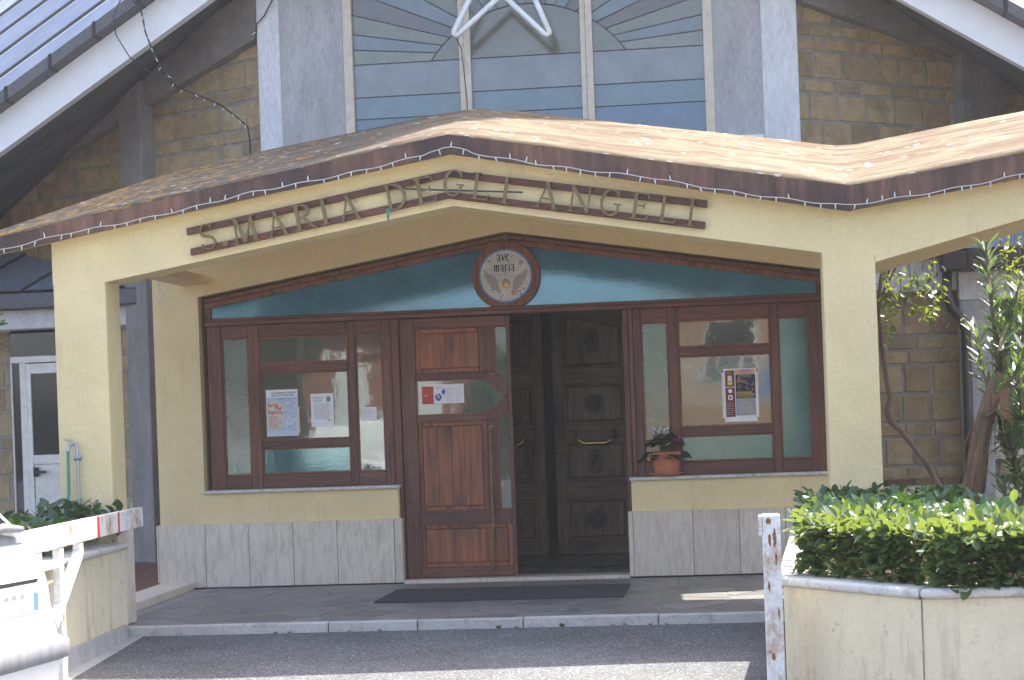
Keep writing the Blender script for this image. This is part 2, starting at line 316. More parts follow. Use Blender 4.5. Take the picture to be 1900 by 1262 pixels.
# ------------------------------------------------------------------ mesh helpers
class MB:
    def __init__(s): s.v = []; s.f = []
    def add(s, vs, fs):
        o = len(s.v); s.v += [tuple(v) for v in vs]; s.f += [tuple(i+o for i in f) for f in fs]; return s
    def box(s, x0, x1, y0, y1, z0, z1):
        return s.add([(x0, y0, z0), (x1, y0, z0), (x1, y1, z0), (x0, y1, z0), (x0, y0, z1), (x1, y0, z1), (x1, y1, z1), (x0, y1, z1)],
                     [(0, 1, 5, 4), (1, 2, 6, 5), (2, 3, 7, 6), (3, 0, 4, 7), (4, 5, 6, 7), (3, 2, 1, 0)])
    def prism(s, poly, y0, y1):         # polygon in XZ, extruded in Y
        n = len(poly); A = sum(poly[i][0]*poly[(i+1) % n][1]-poly[(i+1) % n][0]*poly[i][1] for i in range(n))
        if A < 0: poly = poly[::-1]
        vs = [(p[0], y0, p[1]) for p in poly]+[(p[0], y1, p[1]) for p in poly]
        return s.add(vs, [tuple(range(n)), tuple(range(2*n-1, n-1, -1))]+[(i, i+n, (i+1) % n+n, (i+1) % n) for i in range(n)])
    def prismz(s, poly, z0, z1):        # polygon in XY, extruded in Z
        n = len(poly); A = sum(poly[i][0]*poly[(i+1) % n][1]-poly[(i+1) % n][0]*poly[i][1] for i in range(n))
        if A < 0: poly = poly[::-1]
        vs = [(p[0], p[1], z0) for p in poly]+[(p[0], p[1], z1) for p in poly]
        return s.add(vs, [tuple(range(n-1, -1, -1)), tuple(range(n, 2*n))]+[(i, (i+1) % n, (i+1) % n+n, i+n) for i in range(n)])
    def tube(s, path, r, n=8, caps=True):
        path = [Vector(p) for p in path]; rs = r if isinstance(r, (list, tuple)) else [r]*len(path)
        rings = []; prev = None
        for i, p in enumerate(path):
            t = (path[min(i+1, len(path)-1)]-path[max(i-1, 0)]).normalized()
            a = prev if prev is not None else Vector((0, 0, 1)) if abs(t.z) < .9 else Vector((1, 0, 0))
            a = (a-t*a.dot(t)).normalized(); b = t.cross(a); prev = a
            rings.append([p+(a*cos(2*pi*k/n)+b*sin(2*pi*k/n))*rs[i] for k in range(n)])
        o = len(s.v); s.v += [tuple(q) for rg in rings for q in rg]
        for i in range(len(rings)-1):
            for k in range(n):
                s.f.append((o+i*n+k, o+i*n+(k+1) % n, o+(i+1)*n+(k+1) % n, o+(i+1)*n+k))
        if caps: s.f.append(tuple(o+k for k in range(n-1, -1, -1))); s.f.append(tuple(o+(len(rings)-1)*n+k for k in range(n)))
        return s
    def lathe(s, prof, c=(0, 0, 0), n=24, axis='z'):
        o = len(s.v)
        for r, h in prof:
            for k in range(n):
                a = 2*pi*k/n
                if axis == 'z': s.v.append((c[0]+r*cos(a), c[1]+r*sin(a), c[2]+h))
                else: s.v.append((c[0]+r*cos(a), c[1]+h, c[2]+r*sin(a)))
        for i in range(len(prof)-1):
            for k in range(n):
                q = (o+i*n+k, o+i*n+(k+1) % n, o+(i+1)*n+(k+1) % n, o+(i+1)*n+k)
                s.f.append(q if axis == 'z' else q[::-1])
        return s
    def bar(s, p, q, wd, y0, y1):       # straight bar in an XZ plane
        dx, dz = q[0]-p[0], q[1]-p[1]; L = hypot(dx, dz); nx, nz = -dz/L*wd/2, dx/L*wd/2
        return s.prism([(p[0]+nx, p[1]+nz), (p[0]-nx, p[1]-nz), (q[0]-nx, q[1]-nz), (q[0]+nx, q[1]+nz)], y0, y1)
    def mesh(s, name, mat, off=(0, 0, 0), smooth=False):
        me = bpy.data.meshes.new(name); o = Vector(off)
        me.from_pydata([tuple(Vector(v)-o) for v in s.v], [], s.f); me.validate(); 
        if mat: me.materials.append(mat)
        if smooth:
            for p in me.polygons: p.use_smooth = True
        return me
ORI = {}
def origin(o):
    while o.parent: o = o.parent
    return o.location
def obj(name, mb, mat, parent=None, smooth=False, bevel=0, origin_at=None, kind=None, seg=1):
    off = origin(parent) if parent is not None else Vector(origin_at if origin_at is not None else (0, 0, 0))
    me = mb.mesh(name, M[mat] if isinstance(mat, str) else mat, off, smooth)
    o = bpy.data.objects.new(name, me); COL.objects.link(o)
    if parent is not None: o.parent = parent
    else: o.location = off
    if bevel:
        b = o.modifiers.new('bevel', 'BEVEL'); b.width = bevel; b.segments = seg; b.limit_method = 'ANGLE'; b.angle_limit = radians(40)
    if kind: o['kind'] = kind
    return o
def thing(name, label, cat, loc=(0, 0, 0), group=None):
    o = bpy.data.objects.new(name, None); o.location = loc; COL.objects.link(o); o.empty_display_size = .1
    o['label'] = label; o['category'] = cat
    if group: o['group'] = group
    return o
def tag(o, label, cat, group=None):
    o['label'] = label; o['category'] = cat
    if group: o['group'] = group
    return o
def inst(name, me, parent, loc, rot=(0, 0, 0), sc=(1, 1, 1)):     # loc in world, thing unrotated
    o = bpy.data.objects.new(name, me); COL.objects.link(o)
    if parent is not None: o.parent = parent; loc = Vector(loc)-origin(parent)
    o.location = loc; o.rotation_euler = rot; o.scale = sc
    return o
def bmesh_off(o, eps): pass
XC = .03

# ------------------------------------------------------------------ setting: ground
rp = [(24, -.065), (-3.1, -.065), (-8.5, -.23), (-50, -.6)]
rvs = [(x, y, z) for y, z in rp for x in (-40, 40)]
o = obj('road', MB().add(rvs, [(0, 2, 3, 1), (2, 4, 5, 3), (4, 6, 7, 5)]), 'asphalt', kind='structure')
pf = obj('porch_floor', MB().prismz([(-2.60, -2.99), (2.6, -2.99), (2.6, 2.55), (-2.45, 2.55), (-2.45, 0.0), (-2.82, 0.0), (-2.82, -1.9), (-2.60, -2.99)][:-1], -.06, -.012), 'joint', kind='structure')
# crazy paving: Voronoi stones
def clip(poly, a, b, c):      # keep a*x+b*y<=c
    out = []
    for i in range(len(poly)):
        p, q = poly[i], poly[(i+1) % len(poly)]
        dp, dq = a*p[0]+b*p[1]-c, a*q[0]+b*q[1]-c
        if dp <= 0: out.append(p)
        if (dp < 0 < dq) or (dq < 0 < dp):
            t = dp/(dp-dq); out.append((p[0]+(q[0]-p[0])*t, p[1]+(q[1]-p[1])*t))
    return out
def paving(region, n, seed, gap):
    rr = random.Random(seed); x0, x1, y0, y1 = region
    pts = [(rr.uniform(x0, x1), rr.uniform(y0, y1)) for _ in range(n)]
    cells = []
    for i, p in enumerate(pts):
        poly = [(x0, y0), (x1, y0), (x1, y1), (x0, y1)]
        for j, q in enumerate(pts):
            if i == j: continue
            dx, dy = q[0]-p[0], q[1]-p[1]; L = hypot(dx, dy)
            if L > 1.6 or L < 1e-6: continue
            poly = clip(poly, dx/L, dy/L, (dx*(p[0]+q[0])/2+dy*(p[1]+q[1])/2)/L-gap/2)
            if len(poly) < 3: break
        if len(poly) >= 3: cells.append(poly)
    return cells
for poly in paving((-2.60, 2.58, -2.985, -.05), 120, 3, .016):
    poly = clip(poly, -.97, -.245, 2.44*.97+.245*2.98)   # follow the planter side
    if len(poly) < 3: continue
    cxx = sum(p[0] for p in poly)/len(poly); cyy = sum(p[1] for p in poly)/len(poly)
    z = R.uniform(-.0085, -.0065)
    obj('paving_stone', MB().prismz(poly, -.0119, z), 'crazy', pf, bevel=.003)
# kerb stones
kx = [-2.46, -.95, -.32, .42, 1.35, 2.6]
for a, b in zip(kx, kx[1:]):
    obj('kerb_stone', MB().box(a+.003, b-.003, -3.07, -2.992, -.13, R.uniform(.003, .008)), 'kerb', pf, bevel=.01, seg=2)
# threshold at the wall
obj('threshold_slab', MB().box(-.94, 1.0, -.06, .22, -.011, .022), 'travertine', pf, bevel=.004)
# terrace on the left
tf = obj('terrace_floor', MB().prismz([(-9, 6), (-2.92, 6), (-2.92, -2.6), (-9, -2.6)], -.06, .018), 'joint', kind='structure')
for i in range(20):
    for j in range(10):
        y = -2.4+i*.31; x = -5.9+j*.296
        if y < 3.2 and x+.29 < -2.93: obj('floor_tile', MB().box(x, x+.288, y, y+.302, .0185, .03), 'terra_tile', tf)
obj('edge_slab', MB().prismz([(-2.80, -.03), (-3.08, -.03), (-3.02, -2.55), (-2.72, -2.55)][::-1], -.0985, .052), 'travertine', tf, bevel=.006)
def pl_ground():
    for nm, x0, x1 in (('garden_soil', 2.62, 9),):
        obj(nm, MB().box(x0, x1, -2.4, 6, -.06, .02), 'soil', kind='structure')
pl_ground()

# ------------------------------------------------------------------ church building
ch = thing('church_building', 'tall church with tufa stone walls, concrete piers and wide gabled roof behind the yellow porch', 'church', (XC, 2.1, 0))
YP = 2.1
# concrete piers beside the big window
for sgn, ox, im, ix in ((-1, -2.57, -2.345, -1.745), (1, 2.65, 2.31, 1.855)):
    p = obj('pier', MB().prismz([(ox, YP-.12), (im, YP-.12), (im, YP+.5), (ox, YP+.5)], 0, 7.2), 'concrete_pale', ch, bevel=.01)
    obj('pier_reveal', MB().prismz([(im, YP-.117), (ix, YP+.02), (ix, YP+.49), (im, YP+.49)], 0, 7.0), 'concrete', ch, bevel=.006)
# big window
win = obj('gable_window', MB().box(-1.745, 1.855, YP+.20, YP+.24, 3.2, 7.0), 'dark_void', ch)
fr = [(-1.745, -1.655), (-.60, -.49), (.585, .70), (1.765, 1.855)]
for i, (a, b) in enumerate(fr):
    if i in (0, 3):
        obj('window_frame', MB().box(a, b, YP+.02, YP+.12, 3.2, 7.0), 'cream_frame', win, bevel=.006)
    else:
        mbb = MB().box(a, a+.048, YP+.03, YP+.12, 3.2, 7.0).box(a+.052, b, YP+.02, YP+.115, 3.2, 7.0).box(a+.048, a+.052, YP+.06, YP+.1, 3.2, 7.0)
        obj('window_mullion', mbb, 'cream_frame', win)
def cliprect(poly, x0, x1, z0, z1):
    for a, b, c in ((1, 0, x1), (-1, 0, -x0), (0, 1, z1), (0, -1, -z0)):
        poly = clip(poly, a, b, c)
        if len(poly) < 3: return []
    return poly
# sun rays, disc and bands of the stained glass, each piece of glass a mesh
HZ = at(978, 100, YP).z; HX = at(978, 98, YP).x; RAD = 1.15; CZ = HZ-.65
def rr_(a):      # distance from the ray centre to the disc edge
    dz = HZ-CZ; b_ = dz*sin(a); return -b_+math.sqrt(b_*b_-(dz*dz-RAD*RAD))
zb = [3.2, at(978, 203, YP).z, at(978, 162, YP).z, HZ]
bands = [(zb[0], zb[1], 'st_blue'), (zb[1], zb[2], 'st_teal'), (zb[2], zb[3], 'st_lilac')]
RA = [0, 5, 10, 16, 23, 31, 40, 50, 60, 70, 80, 90]; RA = [radians(a) for a in RA+[180-a for a in RA[-2::-1]]]
half = ['st_cream', 'st_steel', 'st_olive', 'st_brown', 'st_steel', 'st_olive', 'st_brown', 'st_steel', 'st_cream', 'st_brown', 'st_olive']
raycols = half+half[::-1]
gaps = .0038
for (x0, x1) in ((-1.655, -.60), (-.49, .585), (.70, 1.765)):
    for z0, z1, mt in bands:
        obj('glass_pane', MB().box(x0, x1, YP+.08, YP+.088, z0+gaps, z1-gaps), mt, win)
        obj('lead_strip', MB().box(x0, x1, YP+.072, YP+.092, z1-gaps, z1+gaps), 'lead', win)
    disc = [(HX+rr_(pi*k/40)*cos(pi*k/40), HZ+rr_(pi*k/40)*sin(pi*k/40)) for k in range(41)]
    pl = cliprect(disc, x0, x1, HZ+gaps, 7)
    if pl: obj('glass_pane', MB().prism(pl, YP+.08, YP+.088), 'st_sun', win)
    arc = MB()
    pol = lambda a, e: (HX+(rr_(a)+e)*cos(a), HZ+(rr_(a)+e)*sin(a))
    for k in range(40):
        a0, a1 = pi*k/40, pi*(k+1)/40
        q = cliprect([pol(a0, 0), pol(a0, .009), pol(a1, .009), pol(a1, 0)], x0, x1, HZ+gaps, 7)
        if len(q) > 2: arc.prism(q, YP+.07, YP+.092)
    if arc.v: obj('lead_strip', arc, 'lead', win)
    for k in range(len(RA)-1):
        a0, a1 = RA[k], RA[k+1]; da = gaps/3
        mid = [pol(a0+(a1-a0)*t/3, .010) for t in range(4)]
        poly = mid[::-1]+[(HX+6*cos(a0+da), HZ+6*sin(a0+da)), (HX+6*cos(a1-da), HZ+6*sin(a1-da))]
        q = cliprect(poly, x0, x1, HZ+gaps, 6.9)
        if len(q) > 2: obj('glass_pane', MB().prism(q, YP+.08, YP+.088), raycols[k], win)
        dx, dz = cos(a0), sin(a0); b0_ = pol(a0, .010)
        q = cliprect([(b0_[0]-dz*gaps, b0_[1]+dx*gaps), (b0_[0]+dz*gaps, b0_[1]-dx*gaps), (HX+6*dx+dz*gaps, HZ+6*dz-dx*gaps), (HX+6*dx-dz*gaps, HZ+6*dz+dx*gaps)], x0, x1, HZ+gaps, 6.9)
        if k and len(q) > 2: obj('lead_strip', MB().prism(q, YP+.072, YP+.092), 'lead', win)
# small ledge at the foot of the right pier
obj('ledge', MB().box(1.86, 2.3, YP-.25, YP-.02, 3.35, at(1350, 252, YP-.25).z), 'white_metal', ch)
# tufa walls: plane frames -------------------------------------------------
def stone_mesh(seed, w_, h_):
    rr = random.Random(seed); e = .010
    j = lambda a=.006: rr.uniform(-a, a)
    hw, hh = w_/2, h_/2
    vs = []
    for (sx_, sz_) in ((-1, -1), (1, -1), (1, 1), (-1, 1)): vs.append((sx_*hw, .06, sz_*hh))
    outer = []
    ring = [(-1, -1), (-.3, -1), (.35, -1), (1, -1), (1, .1), (1, 1), (.3, 1), (-.35, 1), (-1, 1), (-1, -.1)]
    for (sx_, sz_) in ring: vs.append((sx_*hw+j(), 0+.004, sz_*hh+j()))
    for (sx_, sz_) in ring: vs.append((sx_*(hw-e)+j(.004), -.012+j(.003), sz_*(hh-e)+j(.004)))
    n = 10
    fs = [tuple(range(4+n, 4+2*n))]+[(4+i, 4+(i+1) % n, 4+n+(i+1) % n, 4+n+i) for i in range(n)]
    fs += [(0, 1, 7, 6, 5, 4), (1, 2, 9, 8, 7), (2, 3, 12, 11, 10, 9), (3, 0, 4, 13, 12)]
    me = bpy.data.meshes.new('tufa_block'); me.from_pydata(vs, [], fs); me.validate(); me.materials.append(M['tufa']); return me
TALL = [stone_mesh(i, .33, .248) for i in range(5)]; SHORT = [stone_mesh(10+i, .33, .112) for i in range(5)]
TALLN = [stone_mesh(20+i, .24, .248) for i in range(4)]; SHORTN = [stone_mesh(30+i, .24, .112) for i in range(4)]
def tufa_wall(parent, p0, dirv, length, z0, z1, ztop, seq, seed, narrow=False, zstart=None, name='tufa_wall'):
    """p0: XY start, dirv: unit XY along wall; ztop(u): height of wall at u; stones face -normal"""
    rr = random.Random(seed); d = Vector((dirv[0], dirv[1], 0)).normalized(); ang = atan2(d.y, d.x); nrm = Vector((d.y, -d.x, 0))
    if nrm.y > 0: nrm = -nrm
    rotz = ang if d.x > 0 else ang+pi
    mb = MB()
    N = 12
    for k in range(N):
        u0, u1 = length*k/N, length*(k+1)/N
        a, b = Vector((*p0, 0))+d*u0, Vector((*p0, 0))+d*u1
        q = -nrm*.3; f_ = nrm*(.001)
        vs = [(a+f_), (b+f_), (b+q), (a+q)]
        mb.add([v+Vector((0, 0, z0)) for v in vs]+[v+Vector((0, 0, max(z0+.02, ztop(u)))) for v, u in zip(vs, (u0, u1, u1, u0))], [(0, 1, 5, 4), (1, 2, 6, 5), (2, 3, 7, 6), (3, 0, 4, 7), (4, 5, 6, 7), (3, 2, 1, 0)])
    wall = obj(name, mb, 'mortar', parent)
    z = z0 if zstart is None else zstart; ci = 0
    pitch = .262 if narrow else .352
    while z < z1:
        tall = seq[ci % len(seq)]; h = .248 if tall else .112
        ms = (TALLN if tall else SHORTN) if narrow else (TALL if tall else SHORT)
        u = rr.uniform(-.3, 0) if not narrow else rr.uniform(-.2, 0)
        while u < length:
            uc = u+pitch/2; ln = (pitch-.022)
            a0, a1 = max(u, 0), min(u+ln, length)
            if a1-a0 > .05 and ztop((a0+a1)/2) > z+h*.35:
                um = (a0+a1)/2; P = Vector((*p0, 0))+d*um
                # trim pieces at the ends by scaling
                inst('tufa_block', rr.choice(ms), wall, (P.x, P.y, z+h/2), (0, 0, rotz), ((a1-a0)/ln, 1, 1))
            u += pitch
        z += h+.022; ci += 1
    return wall
GS = .60
def gz(X, Y=1.5): return 7.34-.60*abs(X-XC)        # underside of the roof at the front
AL, AR = radians(30), radians(35)
pL = (-2.57, YP+.06); dL = (-cos(AL), sin(AL)); pR = (2.65, YP+.06); dR = (cos(AR), sin(AR))
nL = Vector((-sin(AL), -cos(AL), 0)); nR = Vector((sin(AR), -cos(AR), 0))
def wallu(x, y, p, d, n):
    q = onpl(x, y, (p[0], p[1], 0), n); return (Vector((q.x, q.y, 0))-Vector((p[0], p[1], 0))).dot(Vector((d[0], d[1], 0))), q.z
uA, zA = wallu(478, 82, pL, dL, nL); uB, zB = wallu(290, 195, pL, dL, nL); uC, zC = wallu(222, 243, pL, dL, nL); uD, zD = wallu(20, 360, pL, dL, nL)
LENL = uD+1.5
def ztL(u): return zA+(zD-zA)*(u-uA)/(uD-uA)
tufa_wall(ch, pL, dL, LENL, 0.3, 6, ztL, [1, 1, 0, 1, 0], 5, False, .45)
rA, tA = wallu(1476, 8, pR, dR, nR); rB, tB = wallu(1765, 108, pR, dR, nR)
LENR = rB+2.2
def ztR(u): return tA+(tB-tA)*(u-rA)/(rB-rA)
tufa_wall(ch, pR, dR, LENR, 0.3, 6, ztR, [1, 0, 1, 0, 0, 1], 9, False, .50)
# concrete posts and raking beams on the tufa walls
def onwall(p, d, n, u, off, z): return Vector((p[0]+d[0]*u, p[1]+d[1]*u, z))+n*off
def wallbox(name, p, d, n, pts, o0, o1, mat, bev=.008):
    mb = MB(); k = len(pts); vs = [onwall(p, d, n, u, o1, z) for u, z in pts]+[onwall(p, d, n, u, o0, z) for u, z in pts]
    fs = [tuple(range(k)), tuple(range(2*k-1, k-1, -1))]+[(i, i+k, (i+1) % k+k, (i+1) % k) for i in range(k)]
    mb.add(vs, fs); o = obj(name, mb, mat, ch)
    bm = bmesh.new(); bm.from_mesh(o.data); bmesh.ops.recalc_face_normals(bm, faces=bm.faces); bm.to_mesh(o.data); bm.free()
    if bev:
        b = o.modifiers.new('bevel', 'BEVEL'); b.width = bev; b.segments = 1
    return o
def proj(p):
    q = Vector(p)-CAM; d = q.dot(fw); u = F*q.dot(rt)/d; v_ = V0+F*q.z/d
    return 950+u*c_-v_*s_, 631-(u*s_+v_*c_)
best = None
for k in range(1, 80):
    of = k*.02; q = onpl(262, 290, Vector((pL[0], pL[1], 0))+nL*of, nL); u = (Vector((q.x, q.y, 0))-Vector((pL[0], pL[1], 0))).dot(Vector((dL[0], dL[1], 0)))
    e_ = abs(proj(onwall(pL, dL, nL, u, 0, q.z))[0]-290)
    if best is None or e_ < best[0]: best = (e_, of, u)
q = onpl(222, 290, Vector((pL[0], pL[1], 0))+nL*best[1], nL); uE = (Vector((q.x, q.y, 0))-Vector((pL[0], pL[1], 0))).dot(Vector((dL[0], dL[1], 0)))
uB = best[2]; POFF = best[1]
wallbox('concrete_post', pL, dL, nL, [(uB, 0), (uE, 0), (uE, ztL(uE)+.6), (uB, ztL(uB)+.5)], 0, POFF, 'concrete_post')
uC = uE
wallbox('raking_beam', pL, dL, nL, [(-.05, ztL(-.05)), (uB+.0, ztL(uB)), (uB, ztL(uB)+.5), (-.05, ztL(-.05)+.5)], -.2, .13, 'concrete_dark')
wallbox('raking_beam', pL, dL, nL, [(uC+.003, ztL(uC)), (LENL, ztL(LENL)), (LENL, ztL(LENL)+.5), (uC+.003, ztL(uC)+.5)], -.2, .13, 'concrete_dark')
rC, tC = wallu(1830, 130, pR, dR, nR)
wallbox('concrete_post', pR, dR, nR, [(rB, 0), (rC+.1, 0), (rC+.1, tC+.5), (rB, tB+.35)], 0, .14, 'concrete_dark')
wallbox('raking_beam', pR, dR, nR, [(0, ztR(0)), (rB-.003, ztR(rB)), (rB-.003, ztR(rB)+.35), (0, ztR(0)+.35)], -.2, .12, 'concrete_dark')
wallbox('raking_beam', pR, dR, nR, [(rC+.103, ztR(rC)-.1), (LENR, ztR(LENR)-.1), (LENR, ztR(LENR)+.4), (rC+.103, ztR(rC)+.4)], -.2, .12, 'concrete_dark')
# ---- main roof: front edge line at Y=YG, fascia, gutter, sheets, soffit
YG = 1.5
def lz(x, y): q = at(x, y, YG); return q.x, q.z
xa, za = lz(0, 285); xb, zb_ = lz(390, 0)
mL = (zb_-za)/(xb-xa)
def bl(X): return za+mL*(X-xa)
apz = bl(XC)
FT = .24; GF = .36; GH = .13      # fascia height (measured square to the slope)
def slopeband(side, z_off0, z_off1, y0, y1, Xout, name, mat, parent=ch):
    pts = [(XC, apz+z_off0), (XC+side*Xout, apz-mL*Xout+z_off0), (XC+side*Xout, apz-mL*Xout+z_off1), (XC, apz+z_off1)]
    return obj(name, MB().prism(pts, y0, y1), mat, parent)
for sgn in (-1, 1):
    XO = 8.0
    slopeband(sgn, 0, GF, YG-.02, YG+.1, XO, 'fascia_board', 'fascia_white')
    # box gutter in lengths
    n = 18
    gut = None
    for k in range(n):
        s0, s1 = XO*k/n+.012, XO*(k+1)/n-.012
        pts = [(XC+sgn*s0, apz-mL*s0+GF+.002), (XC+sgn*s1, apz-mL*s1+GF+.002), (XC+sgn*s1, apz-mL*s1+GF+.002+GH), (XC+sgn*s0, apz-mL*s0+GF+.002+GH)]
        obj('gutter_length', MB().prism(pts, YG-.22, YG+.08), 'main_gutter', ch, bevel=.006)
    # joints between lengths
    jm = MB()
    for k in range(1, n):
        s = XO*k/n
        jm.prism([(XC+sgn*(s-.013), apz-mL*(s-.013)+GF-.002), (XC+sgn*(s+.013), apz-mL*(s+.013)+GF-.002), (XC+sgn*(s+.013), apz-mL*(s+.013)+GF+GH+.006), (XC+sgn*(s-.013), apz-mL*(s-.013)+GF+GH+.006)], YG-.23, YG+.07)
    obj('gutter_joints', jm, 'black', ch, kind='stuff')
    # soffit running back
    mb = MB(); e = Vector((sgn, 0, -mL)); bk = Vector((0, 4.5, .5))
    a = Vector((XC, YG+.1, apz+.1)); b = a+e*XO
    mb.add([a, b, b+bk, a+bk, a+Vector((0, 0, .1)), b+Vector((0, 0, .1)), b+bk+Vector((0, 0, .1)), a+bk+Vector((0, 0, .1))], [(0, 1, 2, 3), (4, 7, 6, 5), (0, 4, 5, 1), (2, 6, 7, 3), (0, 3, 7, 4), (1, 5, 6, 2)])
    obj('roof_soffit', mb, 'soffit', ch)
    # standing seam sheets rising behind the gutter
    rise = Vector((0, 9.0, 6.2)); base = Vector((XC, YG+.05, apz+GF+GH+.005))
    NS = 16
    for k in range(9):
        r0, r1 = k/9, (k+1)/9-.004
        a0 = base+rise*r0; a1 = base+rise*r1
        obj('roof_sheet', MB().add([a0, a0+e*XO, a1+e*XO, a1], [(0, 1, 2, 3) if sgn < 0 else (3, 2, 1, 0)]), 'metal_roof', ch)
        obj('roof_seam', MB().tube([base+rise*(k/9)+Vector((0, -.01, .015)), base+rise*(k/9)+e*XO+Vector((0, -.01, .015))], .02, 5), 'main_gutter', ch)
# unseen tower added far behind, to shade the left of the porch roof
P0 = at(530, 300, -3.05); az_ = Vector((SA, SB, 0)).normalized(); q = Vector((P0.x, P0.y, 0))+az_*12.5
bt = thing('shade_tower', 'unseen square tower added behind the church to shade the porch roof', 'tower', (q.x-3, q.y+3, 0))
obj('shade_tower_shaft', MB().box(q.x-7.5, q.x, q.y, q.y+6, 0, 25), 'concrete', bt)
obj('shade_tower_roof', MB().add([(q.x-7.6, q.y-.1, 25), (q.x+.0, q.y-.1, 25), (q.x+.0, q.y+6.1, 25), (q.x-7.6, q.y+6.1, 25), (q.x-3.8, q.y+3, 27)], [(0, 1, 4), (1, 2, 4), (2, 3, 4), (3, 0, 4), (3, 2, 1, 0)]), 'roof_tile', bt)

# ------------------------------------------------------------------ side wings
la = thing('side_wing', 'low grey wing with metal roof, gutter and white glazed door left of the porch', 'building', (-5, 3.1, 0))
obj('fascia_beam', MB().box(-9, -2.7, 3.0, 3.3, 2.50, 2.70), 'concrete_pale', la, bevel=.008)
obj('gutter', MB().box(-9, -2.7, 2.84, 3.02, 2.702, 2.87), 'grey_gutter', la, bevel=.01)
obj('gutter_bracket', MB().box(-5.02, -5.0, 2.835, 2.839, 2.69, 2.872), 'black', la)
for k in range(9):
    x0 = -9+k*.72; 
    obj('roof_sheet', MB().add([(x0, 2.95, 2.90), (x0+.70, 2.95, 2.90), (x0+.70+.9, 5.6, 4.1), (x0+.9, 5.6, 4.1)], [(0, 1, 2, 3)]), 'metal_roof', la)
    obj('roof_seam', MB().tube([(x0+.71, 2.94, 2.905), (x0+1.61, 5.6, 4.11)], .018, 5), 'grey_gutter', la)
obj('pier', MB().prismz([(-4.36, 3.12), (-4.1, 3.0), (-3.3, 3.0), (-3.3, 3.3), (-4.36, 3.3)], .64, 2.5), 'fascia_white', la, bevel=.01)
obj('pier_base', MB().prismz([(-4.385, 3.10), (-4.11, 2.975), (-3.3, 2.975), (-3.3, 3.31), (-4.385, 3.31)], .02, .637), 'travertine', la, bevel=.01)
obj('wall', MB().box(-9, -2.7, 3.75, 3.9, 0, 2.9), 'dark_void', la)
obj('wall', MB().box(-9, -6.2, 3.55, 3.74, 0, 2.5), 'concrete', la)
DY = 3.4
dxp = lambda x: at(x, 750, DY).x
X0_, X1_, X2_, X3_ = dxp(21), dxp(38), dxp(50), dxp(60)
X4_, X5_, X6_, X7_ = dxp(114), dxp(226), dxp(233), dxp(246)
tufa_wall(la, (X0_-.0, DY+.02), (-1, 0), 1.2, .03, 2.5, lambda u: 2.5, [1, 0, 1, 1], 77, False)
dk = obj('glazed_door', MB().box(X1_, X2_, DY, DY+.06, .02, 2.16).box(X0_, X7_, DY, DY+.06, 2.1601, 2.23).box(X6_, X7_, DY, DY+.06, .02, 2.16).box(X0_, X0_+.02, DY, DY+.06, .02, 2.16), 'white_metal', la, bevel=.004)
LZ0, LZ1 = 1.17, 2.04
obj('door_leaf', MB().box(X2_+.005, X3_, DY-.02, DY+.04, .03, 2.15).box(X4_, X4_+.12, DY-.02, DY+.04, .03, 2.15).box(X3_+.0001, X4_-.0001, DY-.02, DY+.04, LZ1, 2.15).box(X3_+.0001, X4_-.0001, DY-.02, DY+.04, 1.07, LZ1-.87).box(X3_+.0001, X4_-.0001, DY-.005, DY+.03, .03, 1.07), 'white_metal', dk, bevel=.004)
obj('glass_pane', MB().box(X3_, X4_, DY, DY+.01, LZ0, LZ1), 'glass_dark', dk)
obj('glass_pane', MB().box(X0_+.02, X1_, DY+.02, DY+.03, .02, 2.16), 'glass_dark', dk)
obj('glass_pane', MB().box(X4_+.12, X6_, DY+.02, DY+.03, .02, 2.16), 'glass_dark', dk)
obj('glass_pane', MB().box(X0_, X7_, DY+.02, DY+.03, 2.23, 2.5), 'glass_dark', dk)
hp = at(66, 876, DY-.04)
obj('door_handle', MB().box(hp.x-.02, hp.x+.03, DY-.055, DY-.021, hp.z-.05, hp.z+.05).box(hp.x, hp.x+.13, DY-.09, DY-.065, hp.z-.015, hp.z+.012).box(hp.x-.002, hp.x+.025, DY-.0649, DY-.054, hp.z-.012, hp.z+.01), 'black', dk, bevel=.004)

ra = thing('side_wing', 'low tufa stone wing with brown gutter and downpipe seen through the right arch', 'building', (4, 1.9, 0))
def ar(x, y, Y=1.8): return at(x, y, Y)
tufa_wall(ra, (2.9, 1.85), (1, 0), 1.3, .68, 2.42, lambda u: 2.42, [0, 1, 0, 1, 1, 0], 21, True, .68)
obj('wall_base', MB().box(2.9, 6, 1.79, 2.2, 0, .60), 'travertine', ra)
for k in range(6): obj('travertine_slab', MB().box(3.0+k*.3, 3.295+k*.3, 1.765, 1.7895, .02, .62), 'travertine', ra, bevel=.003)
obj('fascia_beam', MB().box(2.9, 4.02, 1.74, 2.1, 2.42, 2.72), 'concrete_pale', ra, bevel=.006)
obj('fascia_beam', MB().box(4.024, 6.5, 1.70, 2.1, 2.32, 2.58), 'concrete_pale', ra, bevel=.006)
obj('pier', MB().box(4.02, 4.30, 1.70, 2.1, 0, 2.318), 'concrete', ra, bevel=.01)
obj('gutter', MB().box(3.86, 6.5, 1.50, 1.70, 2.585, 2.76), 'dark_gutter', ra, bevel=.01)
obj('gutter_joint', MB().box(4.08, 4.1, 1.495, 1.499, 2.58, 2.765), 'black', ra)
for k in range(5): obj('roof_sheet', MB().add([(3.6+k*.7, 1.6, 2.79), (4.28+k*.7, 1.6, 2.79), (4.28+k*.7, 3.6, 3.7), (3.6+k*.7, 3.6, 3.7)], [(0, 1, 2, 3)]), 'metal_roof', ra)
dp = [at(*p, 1.62) for p in ((1757, 505), (1757, 548), (1766, 572), (1785, 592), (1792, 615), (1797, 760), (1802, 940))]
